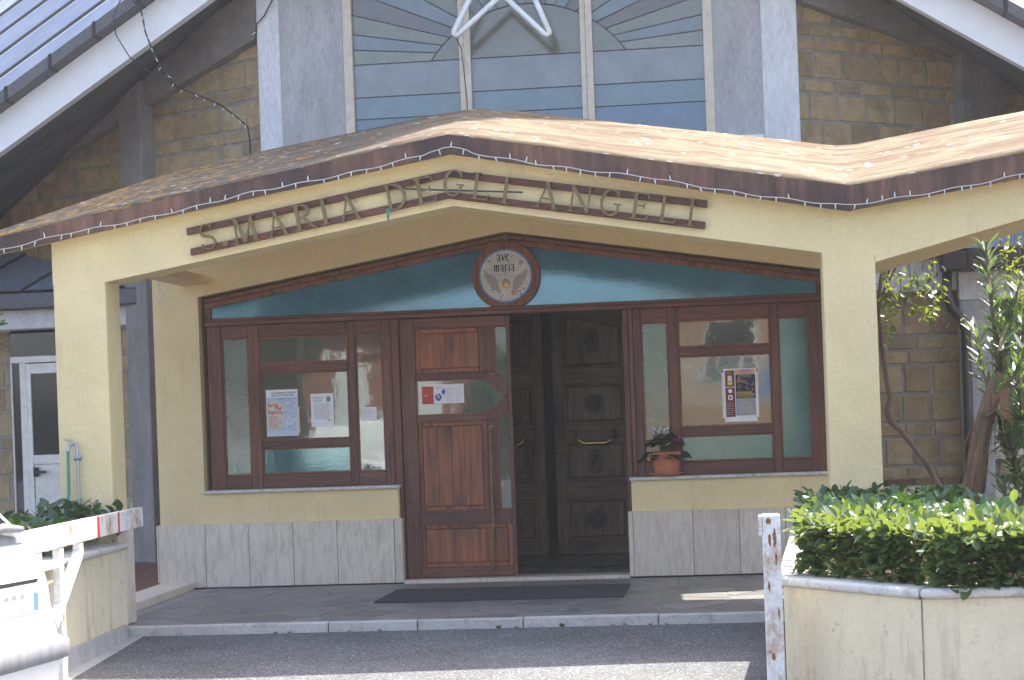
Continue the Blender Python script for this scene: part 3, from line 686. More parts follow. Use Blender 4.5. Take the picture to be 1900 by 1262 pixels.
obj('downpipe', MB().tube(dp, .045, 12), 'dark_gutter', ra, smooth=True)
tufa_wall(ra, (4.30, 1.95), (1, 0), 1.4, .68, 2.32, lambda u: .86 if u < 1.2 else 2.3, [1], 31, True, .68)
wq = obj('window', MB().box(4.33, 4.375, 1.86, 1.93, .88, 2.3).box(4.375, 5.4, 1.86, 1.93, .88, .93).box(5.4, 5.445, 1.86, 1.93, .88, 2.3).box(4.86, 4.9, 1.865, 1.925, .93, 2.3), 'cream_frame', ra, bevel=.004)
obj('glass_pane', MB().box(4.375, 5.4, 1.89, 1.9, .93, 2.3), 'glass_dark', wq)
obj('window_sill', MB().box(4.302, 5.45, 1.78, 1.96, .845, .88), 'travertine', wq)
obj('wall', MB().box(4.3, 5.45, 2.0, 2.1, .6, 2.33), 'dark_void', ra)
obj('pier', MB().box(5.452, 6.5, 1.72, 2.1, 0, 2.318), 'concrete', ra, bevel=.01)

# ------------------------------------------------------------------ entrance vestibule
ve = thing('vestibule', 'yellow gabled church entrance with travertine base, brown timber glazing and open doorway', 'entrance', (XC, 0, 0))
WL, WR = -3.09, 3.12
SILL = .815
AP = (XC, 2.965)
def wtop(X): return 3.42-.18*abs(X-XC)
wm = MB()
wm.box(WL, -.972, 0, .28, .02, SILL).box(1.035, WR, 0, .28, .02, SILL)
wm.prism([(WL, SILL), (-2.685, SILL), (-2.685, 2.53), (WL, 2.45+.0)], 0, .28) if False else None
wm.prism([(WL, SILL), (-2.685, SILL), (-2.685, wtop(-2.685)), (WL, wtop(WL))], 0, .28)
wm.prism([(2.735, SILL), (WR, SILL), (WR, wtop(WR)), (2.735, wtop(2.735))], 0, .28)
wm.prism([(-2.685, 2.535), (XC, AP[1]+.015), (XC, wtop(XC)), (-2.685, wtop(-2.685))], 0, .28)
wm.prism([(XC, AP[1]+.015), (2.735, 2.535), (2.735, wtop(2.735)), (XC, wtop(XC))], 0, .28)
obj('wall', wm, 'yellow_wall', ve)
# travertine slabs
def jx(x, y=1040): return at(x, y, -.03).x
Ls = [WL-.015, jx(382), jx(463), jx(545), jx(627), jx(733)]
for a, b in zip(Ls, Ls[1:]): obj('travertine_slab', MB().box(a+.002, b-.002, -.03-R.uniform(0, .003), -.002, .002, .553+R.uniform(-.002, .003)), 'travertine', ve, bevel=.003)
obj('travertine_slab', MB().box(Ls[-1]+.003, -.945, -.034, .26, .002, .556), 'travertine', ve, bevel=.003)
obj('travertine_slab', MB().box(WL-.03, WL-.0155, -.03, .28, .05, .551), 'travertine', ve, bevel=.003)
Rs = [1.04, jx(1288), jx(1374), jx(1460), 2.75, WR+.015]
for a, b in zip(Rs, Rs[1:]): obj('travertine_slab', MB().box(a+.002, b-.002, -.03-R.uniform(0, .003), -.002, .002, .550+R.uniform(-.002, .003)), 'travertine', ve, bevel=.003)
obj('travertine_slab', MB().box(1.0, 1.038, -.034, .26, .002, .553), 'travertine', ve, bevel=.003)
# sills
for a, b in ((-2.695, -2.16), (-2.157, -.955)): obj('sill_slab', MB().box(a, b, -.045, .2, SILL+.001, SILL+.028), 'marble', ve, bevel=.004)
for a, b in ((1.022, 1.93), (1.933, 2.74)): obj('sill_slab', MB().box(a, b, -.045, .2, SILL+.001, SILL+.028), 'marble', ve, bevel=.004)
FY0, FY1 = .08, .14
ZS = SILL+.029
# timber frames
def frame_unit(x0, x1, cols, label):
    fr_ = obj('window_frame', MB().box(x0, x1, FY1+.001, FY1+.02, ZS, ZS+.02), 'wood_h', ve)
    z0, z1 = ZS, 2.275
    xs = [x0]+[v for c in cols for v in c[0]]+[x1]
    for i in range(0, len(xs), 2):
        obj('stile', MB().box(xs[i], xs[i+1], FY0, FY1, z0, z1), 'wood_v', fr_, bevel=.005)
    for (a, b), rows in cols:
        zs = [z0]+[v for r in rows for v in r[:2]]+[z1]
        for i in range(0, len(zs), 2):
            obj('rail', MB().box(a+.001, b-.001, FY0+.004, FY1, zs[i], zs[i+1]), 'wood_h', fr_, bevel=.005)
        for r in rows:
            c, d, mt = r; e = .014
            obj('bead', MB().box(a-.002, a+e, FY0+.018, FY0+.032, c, d).box(b-e, b+.002, FY0+.018, FY0+.032, c, d).box(a+e, b-e, FY0+.02, FY0+.032, c-.002, c+e).box(a+e, b-e, FY0+.02, FY0+.032, d-e, d+.002), 'bead', fr_)
            obj('glass_pane', MB().box(a+.003, b-.003, FY0+.034, FY0+.04, c+.003, d-.003), mt, fr_)
    return fr_
wl = frame_unit(-2.64, -1.005, [((-2.515, -2.275), [(.96, 2.17, 'glass_grey')]), ((-2.18, -1.393), [(.966, 1.192, 'glass_teal'), (1.258, 1.852, 'glass_clear'), (1.93, 2.163, 'glass_clear')]), ((-1.327, -1.084), [(.96, 2.168, 'glass_clear')])], '')
wr = frame_unit(1.09, 2.695, [((1.157, 1.387), [(.96, 2.156, 'glass_grey')]), ((1.472, 2.25), [(.957, 1.178, 'glass_teal'), (1.25, 1.857, 'glass_clear'), (1.93, 2.16, 'glass_clear')]), ((2.317, 2.576), [(.957, 2.152, 'glass_teal')])], '')
# head beam, door posts
obj('head_rail', MB().box(-2.655, 2.71, FY0-.02, FY1, 2.277, 2.318), 'wood_h', ve, bevel=.006)
obj('head_rail', MB().box(-2.655, 2.71, FY0-.004, FY1, 2.3185, 2.345), 'wood_h', ve, bevel=.004)
obj('door_post', MB().box(-1.003, -.935, FY0-.012, FY1+.02, .023, 2.276), 'wood_v', ve, bevel=.006)
obj('door_post', MB().box(1.0, 1.05, FY0-.012, FY1+.02, .023, 2.276), 'wood_v', ve, bevel=.006)
obj('door_post', MB().box(1.052, 1.088, FY0-.004, FY1+.02, .023, 2.276), 'wood_v', ve, bevel=.004)
# fanlight
def sl(X, off): return 2.962-off-.167*abs(X-XC)
for sg, xe in ((-1, -2.655), (1, 2.71)):
    xm = XC+sg*.006
    obj('raking_rail', MB().prism([(xm, sl(xm, 0)), (xe, sl(xe, 0)), (xe, sl(xe, .038)), (xm, sl(xm, .038))], FY0-.02, FY1), 'bead', ve, bevel=.004)
    obj('raking_rail', MB().prism([(xm, sl(xm, .0385)), (xe, sl(xe, .0385)), (xe, sl(xe, .085)), (xm, sl(xm, .085))], FY0, FY1), 'bead', ve, bevel=.004)
    x1_ = xe-sg*.06
    obj('end_post', MB().prism([(xe, 2.3455), (x1_, 2.3455), (x1_, sl(x1_, .086)), (xe, sl(xe, .086))], FY0, FY1), 'wood_v', ve, bevel=.004)
    x2_ = XC+sg*.2
    obj('glass_pane', MB().prism([(x1_, 2.3458), (XC+sg*.01, 2.3458), (XC+sg*.01, sl(XC, .0855)), (x1_, sl(x1_, .0855))], FY0+.03, FY0+.036), 'glass_blue', ve)
obj('joint_strip', MB().box(XC-.0055, XC+.0055, FY0-.01, FY1, 2.83, 2.955), 'tile_blue', ve)
# wooden ring round the plaque
rg = MB(); cc = (XC-.008, 2.603); NN = 48
for k in range(NN):
    a0, a1 = 2*pi*k/NN, 2*pi*(k+1)/NN
    def pt(r, a): 
        z = cc[1]+r*sin(a); return (cc[0]+r*cos(a), max(z, 2.347))
    q = [pt(.232, a0), pt(.292, a0), pt(.292, a1), pt(.232, a1)]
    if abs(q[0][1]-q[1][1])+abs(q[1][1]-q[2][1]) < 1e-4: continue
    rg.prism(q, .035, .10)
obj('ring_frame', rg, 'bead', ve)
# ------- open door, left leaf
dr = obj('door', MB().box(-.932, -.805, .09, .15, .03, 2.27), 'wood_v', ve, bevel=.005)
def dpart(n, mbx, mt, bv=.004): return obj(n, mbx, mt, dr, bevel=bv)
dpart('stile', MB().box(-.003, .032, .09, .15, .03, 2.27), 'wood_v')
for a, b, z0, z1 in ((-.804, -.004, 2.18, 2.27), (-.804, -.20, 1.735, 1.79), (-.804, -.19, 1.375, 1.43), (-.804, -.004, .488, .598), (-.804, -.004, .03, .108)):
    dpart('rail', MB().box(a, b, .092, .15, z0, z1), 'wood_h')
dpart('mullion', MB().box(-.198, -.106, .093, .15, 1.79, 2.179), 'wood_v')
dpart('mullion', MB().box(-.196, -.10, .093, .15, .599, 1.372), 'wood_v')
dpart('diagonal_bar', MB().prism([(-.199, 1.789), (-.106, 1.789), (-.004, 1.655), (-.004, 1.58), (-.03, 1.566), (-.185, 1.735), (-.199, 1.735)], .091, .15), 'wood_v')
dpart('diagonal_bar', MB().prism([(-.189, 1.431), (-.165, 1.431), (-.028, 1.562), (-.004, 1.562), (-.004, 1.455), (-.10, 1.373), (-.189, 1.373)], .0905, .15), 'wood_v')
dpart('glass_pane', MB().prism([(-.80, 1.735), (-.187, 1.735), (-.03, 1.566), (-.165, 1.432), (-.80, 1.432)], .118, .124), 'glass_clear', 0)
dpart('glass_pane', MB().prism([(-.105, 2.179), (-.004, 2.179), (-.004, 1.66), (-.105, 1.79)], .118, .124), 'glass_clear', 0)
dpart('glass_pane', MB().prism([(-.099, 1.37), (-.004, 1.45), (-.004, .599), (-.099, .599)], .118, .124), 'glass_clear', 0)
def panel(x0, x1, z0, z1, splits):
    e = .042
    for q_ in ((x0, x0+e, z0, z1), (x1-e, x1, z0, z1)): dpart('panel_border', MB().box(q_[0], q_[1], .112, .14, q_[2], q_[3]), 'plank', .006)
    for q_ in ((x0+e, x1-e, z0, z0+e), (x0+e, x1-e, z1-e, z1)): dpart('panel_border', MB().box(q_[0]+.001, q_[1]-.001, .1125, .14, q_[2], q_[3]), 'plank', .006)
    xs = [x0+e]+[x0+(x1-x0)*s for s in splits]+[x1-e]
    for a, b in zip(xs, xs[1:]): dpart('plank', MB().box(a+.0009, b-.0009, .106+R.uniform(0, .0006), .14, z0+e+.0025, z1-e-.0025), 'plank', .0016)
panel(-.80, -.202, 1.792, 2.178, [.43, .66]); panel(-.80, -.20, .60, 1.373, [.28, .48, .67]); panel(-.80, -.008, .11, .486, [.36, .7])
# beads around the door panels and panes
for (x0, x1, z0, z1) in ((-.804, -.198, 1.79, 2.18), (-.804, -.196, .598, 1.375), (-.804, -.003, .108, .488)):
    bd = MB().box(x0-.006, x0+.008, .086, .112, z0, z1).box(x1-.008, x1+.006, .086, .112, z0, z1).box(x0+.008, x1-.008, .0865, .112, z0-.006, z0+.008).box(x0+.008, x1-.008, .0865, .112, z1-.008, z1+.006)
    dpart('bead', bd, 'wood_v', .003)
bds = []
for (p, q) in (((-.80, 1.735), (-.185, 1.735)), ((-.185, 1.735), (-.028, 1.566)), ((-.028, 1.566), (-.165, 1.432)), ((-.165, 1.432), (-.80, 1.432)), ((-.80, 1.432), (-.80, 1.735)), ((-.105, 2.179), (-.105, 1.79)), ((-.105, 1.79), (-.004, 1.66)), ((-.105, 2.175), (-.004, 2.175)), ((-.099, 1.37), (-.099, .6)), ((-.099, 1.37), (-.004, 1.45)), ((-.099, .603), (-.004, .603))):
    dpart('bead', MB().bar(p, q, .014, .098+R.uniform(0, .002), .117), 'bead', 0)
# long brass pull handle
HX_ = -.157
pth = [(HX_, .09, 1.305), (HX_, .02, 1.30), (HX_, .012, 1.27), (HX_-.002, .01, .9), (HX_-.004, .01, .5), (HX_-.006, .01, .15), (HX_-.012, .01, .115), (HX_-.03, .012, .094), (HX_-.06, .02, .088), (HX_-.085, .05, .088), (HX_-.088, .09, .088)]
dpart('pull_handle', MB().tube(pth, .0115, 10), 'brass', 0)
dpart('handle_boss', MB().lathe([(0, -.0), (.02, 0), (.024, .02), (0, .021)], (HX_, .075, 1.305), 12, 'y'), 'brass', 0)
# ------- vestibule inside
obj('inside_wall', MB().box(-2.7, -2.6, .281, 2.6, .0, 3.2).box(2.6, 2.7, .281, 2.6, 0, 3.2), 'inside_wall', ve)
obj('ceiling', MB().box(-2.6, 2.6, .281, 2.6, 3.0, 3.1), 'inside_wall', ve)
obj('inside_wall', MB().box(-2.6, -.86, 2.6, 2.7, 0, 3).box(1.0, 2.6, 2.6, 2.7, 0, 3).box(-.86, 1.0, 2.6, 2.7, 2.45, 3), 'inside_wall', ve)
obj('inside_floor', MB().box(-2.6, 2.6, .23, 2.6, -.01, .012), 'marble_floor', ve)
obj('inside_floor', MB().box(-2.6, 2.6, .225, .9, -.012, .0125), 'marble_floor', ve) if False else None
fl = MB()
for p, q in (((-.4, .35), (.5, .9)), ((.5, .9), (1.6, .35)), ((-.4, 1.5), (.5, .9)), ((.5, .9), (1.8, 1.5))):
    d = Vector((q[0]-p[0], q[1]-p[1])).normalized(); n_ = Vector((-d.y, d.x))*.03
    fl.prismz([(p[0]+n_.x, p[1]+n_.y), (p[0]-n_.x, p[1]-n_.y), (q[0]-n_.x, q[1]-n_.y), (q[0]+n_.x, q[1]+n_.y)], .0125, .0165+len(fl.v)*.0002)
obj('floor_inlay', fl, 'dark_marble', ve)
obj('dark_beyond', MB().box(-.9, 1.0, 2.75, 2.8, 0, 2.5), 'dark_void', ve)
# inner carved doors
def rosette(dparent, c, big=.10):
    mb = MB(); Y = 2.435
    mb.lathe([(0, -.012), (big*.25, -.012), (big*.3, 0), (big*.75, 0), (big*.8, -.012), (big, -.012), (big, .01), (0, .01)][::1], (c[0], Y, c[1]), 24, 'y')
    for k in range(10):
        a = 2*pi*k/10
        mb.add([(c[0]+big*.28*cos(a), Y-.004, c[1]+big*.28*sin(a)), (c[0]+big*.5*cos(a-.24), Y-.001, c[1]+big*.5*sin(a-.24)), (c[0]+big*.72*cos(a), Y-.006, c[1]+big*.72*sin(a)), (c[0]+big*.5*cos(a+.24), Y-.001, c[1]+big*.5*sin(a+.24)), (c[0]+big*.5*cos(a), Y-.016, c[1]+big*.5*sin(a))], [(0, 1, 4), (1, 2, 4), (2, 3, 4), (3, 0, 4)])
    obj('rosette', mb, 'carving', dparent)
def oval(dparent, c, w_=.072, h_=.12):
    mb = MB(); Y = 2.43; n = 28
    for (s, y0, y1) in ((1, Y, Y+.02), (.8, Y-.006, Y+.0005),):
        poly = [(c[0]+w_*s*(abs(cos(2*pi*k/n))**.6)*math.copysign(1, cos(2*pi*k/n)), c[1]+h_*s*(abs(sin(2*pi*k/n))**.8)*math.copysign(1, sin(2*pi*k/n))) for k in range(n)]
        mb.prism(poly, y0, y1)
    rr = random.Random(int(c[0]*1000))
    for k in range(14):
        a = rr.uniform(0, 6.28); r = rr.uniform(.1, .7); x, z = c[0]+w_*r*cos(a), c[1]+h_*r*sin(a); e = .009
        mb.add([(x-e, Y-.006, z), (x, Y-.006, z-e), (x+e, Y-.006, z), (x, Y-.006, z+e), (x, Y-.016, z)], [(0, 1, 4), (1, 2, 4), (2, 3, 4), (3, 0, 4)])
    obj('carved_plaque', mb, 'carving', dparent)
rowz = [(.156, .571), (.738, 1.129), (1.294, 1.704), (1.85, 2.37)]
for s, (a, b), (f0, f1) in ((1, (.165, .97), (.268, .87)), (-1, (-.75, .07), (-.62, -.02))):
    dd = obj('inner_door', MB().box(a, f0, 2.46, 2.52, .02, 2.43), 'dark_v', ve, bevel=.004)
    obj('stile', MB().box(f1, b, 2.46, 2.52, .02, 2.43), 'dark_v', dd, bevel=.004)
    obj('backboard', MB().box(f0+.001, f1-.001, 2.50, 2.515, .03, 2.42), 'dark_v', dd)
    zz = [.02]+[v for r in rowz for v in r]+[2.43]
    for i in range(0, len(zz), 2): obj('rail', MB().box(f0+.001, f1-.001, 2.463, 2.52, zz[i], zz[i+1]), 'dark_h', dd, bevel=.004)
    for i, (z0, z1) in enumerate(rowz):
        obj('moulding', MB().box(f0, f0+.03, 2.445, 2.47, z0, z1).box(f1-.03, f1, 2.445, 2.47, z0, z1).box(f0+.0301, f1-.0301, 2.446, 2.47, z0, z0+.03).box(f0+.0301, f1-.0301, 2.446, 2.47, z1-.03, z1), 'dark_h', dd, bevel=.006)
        if i == 3:
            xo, xi = (f0+.035, f1-.035) if s > 0 else (f1-.035, f0+.035)
            obj('panel', MB().prism([(xo, z0+.035), (xi, z0+.035), (xi, z1-.13), (xo+(xi-xo)*.35, z1-.035), (xo, z1-.035)], 2.452, 2.50), 'dark_v', dd, bevel=.012)
        else: obj('panel', MB().box(f0+.035, f1-.035, 2.452, 2.50, z0+.035, z1-.035), 'dark_v', dd, bevel=.012)
        c = ((f0+f1)/2, (z0+z1)/2)
        if i in (0, 2): rosette(dd, c)
        else: oval(dd, (c[0], c[1]+.0 if i == 1 else 2.12))
    if s > 0: hx0, hx1 = .386, .758
    else: hx0, hx1 = -.51, -.12
    obj('door_handle', MB().tube([(hx0, 2.46, 1.235), (hx0, 2.38, 1.23), (hx0+.005, 2.36, 1.19), (hx0+.03, 2.35, 1.135), (hx0+.08, 2.35, 1.11), (hx1-.08, 2.35, 1.11), (hx1-.03, 2.35, 1.135), (hx1-.005, 2.36, 1.19), (hx1, 2.38, 1.23), (hx1, 2.46, 1.235)], .014, 10), 'brass_bright', dd, smooth=True)
    if s > 0:
        obj('lock', MB().lathe([(0, -.02), (.02, -.02), (.028, -.01), (.028, .03), (0, .03)], (.197, 2.44, .993), 16, 'y').tube([(.17, 2.44, 1.075), (.235, 2.43, 1.072)], .01, 8), 'brass', dd)
# roof over the vestibule
obj('roof_slab', MB().prism([(-2.9, 3.10), (XC, 3.38), (2.55, 3.12), (2.55, 3.22), (XC, 3.48), (-2.9, 3.20)][::-1] if False else [(-2.9, 2.92), (2.62, 2.92), (2.62, 3.02), (XC, 3.415), (-2.9, 2.99)], .282, 2.9), 'concrete_dark', ve) if False else None
obj('roof_slab', MB().box(-3.0, 2.75, .285, 2.6, 3.25, 3.35), 'concrete_dark', ve)
cb = obj('hanging_cable', MB().tube([at(290, 505, -.02), at(293, 525, -.025), at(299, 545, -.03), at(300, 556, -.04), at(294, 560, -.05), at(289, 557, -.03)], .006, 6), 'cable_white', ve)

# ------------------------------------------------------------------ porch
po = thing('porch', 'yellow porch with square pillars, gabled beam and weathered rust brown sheet roof', 'porch', (XC, -3.0, 0))
BF, BB = -3.0, -2.68
def chamf(x0, x1, y0, y1, e=.012): return [(x0+e, y0), (x1-e, y0), (x1-e*.3, y0+e*.3), (x1, y0+e), (x1, y1-e), (x1-e, y1), (x0+e, y1), (x0, y1-e), (x0, y0+e), (x0+e*.3, y0+e*.3)]
obj('pillar', MB().prismz(chamf(-2.875, -2.49, BF, BB), .10, 2.45), 'yellow', po)
obj('pillar', MB().prismz(chamf(2.545, 2.90, BF, BB), .10, 2.40), 'yellow', po)
obj('pillar_cladding', MB().box(-2.489, -2.455, BF-.02, BB+.01, .0, .70), 'travertine', po, bevel=.004)
obj('pillar_cladding', MB().box(2.51, 2.544, BF-.02, BB+.01, .0, .70), 'travertine', po, bevel=.004)
def fb(X):      # fascia bottom
    if X <= XC: return 3.213-.166*(XC-X)
    if X <= 2.72: return 3.213-.1945*(X-XC)
    return 3.213-.1945*2.69+.141*(X-2.72)
def ft(X):
    if X <= XC: return 3.342-.172*(XC-X)
    if X <= 2.74: return 3.342-.181*(X-XC)
    return 3.342-.181*2.71+.143*(X-2.74)
bm_ = MB()
tp = lambda X: fb(X)+.05
bm_.prism([(-2.875, 2.4502), (-2.49, 2.4502), (XC, 2.872), (XC, tp(XC)), (-2.875, tp(-2.875))], BF, BB)
bm_.prism([(XC, 2.872), (2.545, 2.43), (2.545, 2.4002), (2.72, 2.4002), (2.72, tp(2.72)), (XC, tp(XC))], BF, BB)
obj('beam', bm_, 'yellow', po)
# right wing arch, deep soffit
obj('beam', MB().prism([(2.7202, 2.4003), (2.90, 2.4003), (2.90, 2.352), (5.6, 3.02), (5.6, tp(5.6)), (2.7202, tp(2.72))], BF, -1.35), 'yellow', po)
obj('pillar', MB().box(5.6, 6.0, BF, BB, -.1, tp(5.6)), 'yellow', po)
# side beams tying the porch back to the vestibule
obj('side_beam', MB().box(-2.86, -2.6, BB+.002, -.002, 2.64, 2.72), 'yellow_wall', po, bevel=.01)
# ceiling boards under the sheet
obj('ceiling', MB().add([(-2.87, BB, fb(-2.87)), (XC, BB, fb(XC)), (XC, .0, fb(XC)+.32), (-2.87, .0, fb(-2.87)+.25), (2.62, BB, fb(2.62)), (2.62, 0, fb(2.62)+.3)], [(0, 3, 2, 1), (1, 2, 5, 4)]), 'yellow_wall', po)
# sheet roof
YB = -.22
XL = -3.52
front = [(-3.5, ft(-3.5)), (-3.2, ft(-3.2))]
xs = [-3.5, -3.25, -2.9, -2.4, -1.8, -1.2, -.6, -.25, -.08, XC, .14, .3, .6, 1.1, 1.6, 2.1, 2.5, 2.66, 2.74, 2.82, 3.0, 3.4, 4.0, 4.8, 5.6, 6.2]
back_px = [(25, 430), (60, 405), (130, 371), (290, 330), (480, 283), (700, 240), (840, 208), (885, 203), (930, 206), (1100, 225), (1340, 250), (1480, 265), (1560, 273), (1620, 264), (1700, 248), (1900, 209)]
bw = sorted([(at(x, y, YB).x, at(x, y, YB).z) for x, y in back_px])
def bz(X):
    for (a, za_), (b, zb2) in zip(bw, bw[1:]):
        if a <= X <= b: return za_+(zb2-za_)*(X-a)/(b-a)
    return bw[-1][1]+.14*(X-bw[-1][0]) if X > bw[-1][0] else bw[0][1]
rv, rf = [], []
NYR = 9
for i, X in enumerate(xs):
    for j in range(NYR):
        t = j/(NYR-1)
        yb = YB
        if X < -2.9: yb = YB-(-2.9-X)/.6*2.2
        Xb = X+(.0)
        zbk = bz(Xb) if X >= -3.4 else bz(-3.4)
        if X < -2.9: zbk = ft(X)+(bz(-2.9)-ft(-2.9))*(yb+3.1)/(YB+3.1)
        y = -3.12+(yb+3.12)*t
        z = ft(X)+(zbk-ft(X))*t
        z += .012*mnoise.noise(Vector((X*1.5, y*1.5, 3)))*(1 if 0 < j else .4)
        if abs(X-XC) < .02: z -= .012
        rv.append((X, y, z+.012))
for i in range(len(xs)-1):
    for j in range(NYR-1):
        a = i*NYR+j; rf.append((a, a+NYR, a+NYR+1, a+1))
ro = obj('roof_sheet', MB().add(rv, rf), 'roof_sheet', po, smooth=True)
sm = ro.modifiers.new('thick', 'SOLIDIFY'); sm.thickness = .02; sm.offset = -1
# fascia board
segx = [-3.5, -2.6, -1.7, -.8, -.1, XC, .16, 1.0, 1.9, 2.6, 2.73, 2.86, 3.8, 4.8, 5.8, 6.2]
fm = MB(); 
vs = []
for X in segx:
    jz = .004*mnoise.noise(Vector((X*3, 0, 0)))
    vs += [(X, -3.135, fb(X)+jz), (X, -3.14, ft(X)+.006), (X, -3.115, ft(X)+.006), (X, -3.11, fb(X)+jz)]
for i in range(len(segx)-1):
    a, b = i*4, (i+1)*4
    fm.f += [(a, b, b+1, a+1), (a+1, b+1, b+2, a+2), (a+2, b+2, b+3, a+3), (a+3, b+3, b, a)]
fm.v = vs; fm.f += [(0, 1, 2, 3), tuple(len(vs)-4+k for k in (3, 2, 1, 0))]
obj('fascia', fm, 'fascia_rust', po)
# thin soffit between fascia and beam
obj('eaves_soffit', MB().add([(X, y, fb(X)+.012) for X in segx for y in (-3.108, BF-.001)], [(2*i, 2*i+1, 2*i+3, 2*i+2) for i in range(len(segx)-1)]), 'yellow', po)
hk = at(1573, 338, -3.0)

# ------------------------------------------------------------------ name sign
sg = thing('name_sign', 'bronze letters spelling S. MARIA DEGLI ANGELI on two brown rails across the porch beam', 'sign', (XC, -3.03, 2.9))
def S(x, y): q = at(x, y, -3.04); return (q.x, q.z)
A1, A2 = S(834, 316), S(834, 328); B1, B2 = S(832, 356), S(832, 368)
for pts in ([S(345.6, 424), A1, A2, S(347, 436)], [A1, S(1313, 372), S(1312, 385), A2], [S(353, 462), B1, B2, S(354, 474)], [B1, S(1309, 412), S(1308, 425), B2]):
    obj('rail', MB().prism(pts, -3.045, -3.003), 'rail_wood', sg, bevel=.002)
obj('iron_rod', MB().tube([at(735, 350, -3.06), at(970, 357, -3.06)], .006, 6), 'cable_dark', sg)
SW = .17; TH = .075
def arcpts(cx_, cy_, rx, ry, a0, a1, n=16): return [(cx_+rx*cos(radians(a0+(a1-a0)*k/n)), cy_+ry*sin(radians(a0+(a1-a0)*k/n))) for k in range(n+1)]
def ribbon(pts, ws):
    L, Rr = [], []
    for i, p in enumerate(pts):
        q0, q1 = pts[max(i-1, 0)], pts[min(i+1, len(pts)-1)]; dx, dy = q1[0]-q0[0], q1[1]-q0[1]; l = hypot(dx, dy) or 1
        nx, ny = -dy/l*ws[i]/2, dx/l*ws[i]/2; L.append((p[0]+nx, p[1]+ny)); Rr.append((p[0]-nx, p[1]-ny))
    return [[L[i], L[i+1], Rr[i+1], Rr[i]] for i in range(len(pts)-1)]
def vary(pts, thick, thin, cx_):   # vertical stress
    mx = max(abs(p[0]-cx_) for p in pts) or 1
    return [thin+(thick-thin)*abs(p[0]-cx_)/mx for p in pts]
TK, TN = .13, .06
def st(p, q, w_): return ribbon([p, q], [w_, w_])
def serif(x, y, w_=.2): return [[(x-w_/2, y-.022), (x+w_/2, y-.022), (x+w_/2, y+.022), (x-w_/2, y+.022)]]
def glyph(ch_):
    P = []
    if ch_ == 'I': P += st((.2, .03), (.2, .97), TK)+serif(.2, .02, .34)+serif(.2, .98, .34); w_ = .4
    elif ch_ == 'L': P += st((.2, .03), (.2, .97), TK)+serif(.2, .98, .34)+st((.06, .03), (.68, .03), .055)+st((.68, .01), (.74, .22), .05); w_ = .8
    elif ch_ == 'E': P += st((.2, .03), (.2, .97), TK)+st((.06, .03), (.66, .03), .055)+st((.06, .97), (.66, .97), .055)+st((.22, .52), (.56, .52), .055)+st((.66, .99), (.7, .8), .05)+st((.66, .01), (.74, .22), .05)+st((.56, .42), (.56, .62), .05); w_ = .78
    elif ch_ == 'A': P += st((.08, .02), (.42, .98), TN)+st((.38, .98), (.76, .02), TK)+st((.22, .36), (.6, .36), .05)+serif(.08, .02, .24)+serif(.77, .02, .26); w_ = .86
    elif ch_ == 'M': P += st((.12, .02), (.18, .97), TN)+st((.18, .97), (.5, .04), TK)+st((.5, .04), (.84, .97), TN)+st((.84, .97), (.92, .02), TK)+serif(.11, .02, .24)+serif(.92, .02, .28)+serif(.12, .97, .2)+serif(.9, .97, .2); w_ = 1.05
    elif ch_ == 'N': P += st((.15, .02), (.15, .97), TN)+st((.12, .97), (.78, .02), TK)+st((.78, .02), (.78, .97), TN)+serif(.15, .02, .26)+serif(.78, .98, .26)+serif(.1, .98, .16); w_ = .92
    elif ch_ == 'R':
        P += st((.2, .03), (.2, .97), TK)+serif(.2, .02, .34)+serif(.16, .98, .26)
        a = [(.2, .95), (.38, .95)]+arcpts(.38, .73, .24, .22, 90, -90, 12)[0:]+[(.22, .5)]; P += ribbon(a, [.05, .05]+vary(arcpts(.38, .73, .24, .22, 90, -90, 12), .12, .05, .38)+[.05])
        P += st((.38, .52), (.74, .06), .11)+st((.72, .05), (.84, .02), .05); w_ = .84
    elif ch_ == 'D':
        P += st((.2, .03), (.2, .97), TK)
        a = arcpts(.36, .5, .5, .465, 90, -90, 20); P += ribbon([(.08, .965)]+a+[(.08, .035)], [.055]+vary(a, .14, .055, .36)+[.055]); w_ = .95
    elif ch_ == 'G':
        a = arcpts(.5, .5, .42, .47, 42, 318, 24); P += ribbon(a, vary(a, .14, .055, .5))+st((.82, .12), (.82, .45), .11)+serif(.8, .46, .34)+st((.8, .98), (.83, .74), .05); w_ = .98
    elif ch_ == 'S':
        a = arcpts(.36, .74, .24, .23, 35, 235, 12)+arcpts(.38, .26, .27, .24, 75, -150, 14); P += ribbon(a, [.05+.07*min(1, max(0, 1-abs(i/26-.5)*2.6)) for i in range(len(a))])+st((.58, .98), (.58, .78), .045)+st((.1, .26), (.12, .02), .045); w_ = .72
    elif ch_ == '.': P += [arcpts(.12, .5, .1, .1, 0, 330, 11)]; w_ = .24
    return P, w_
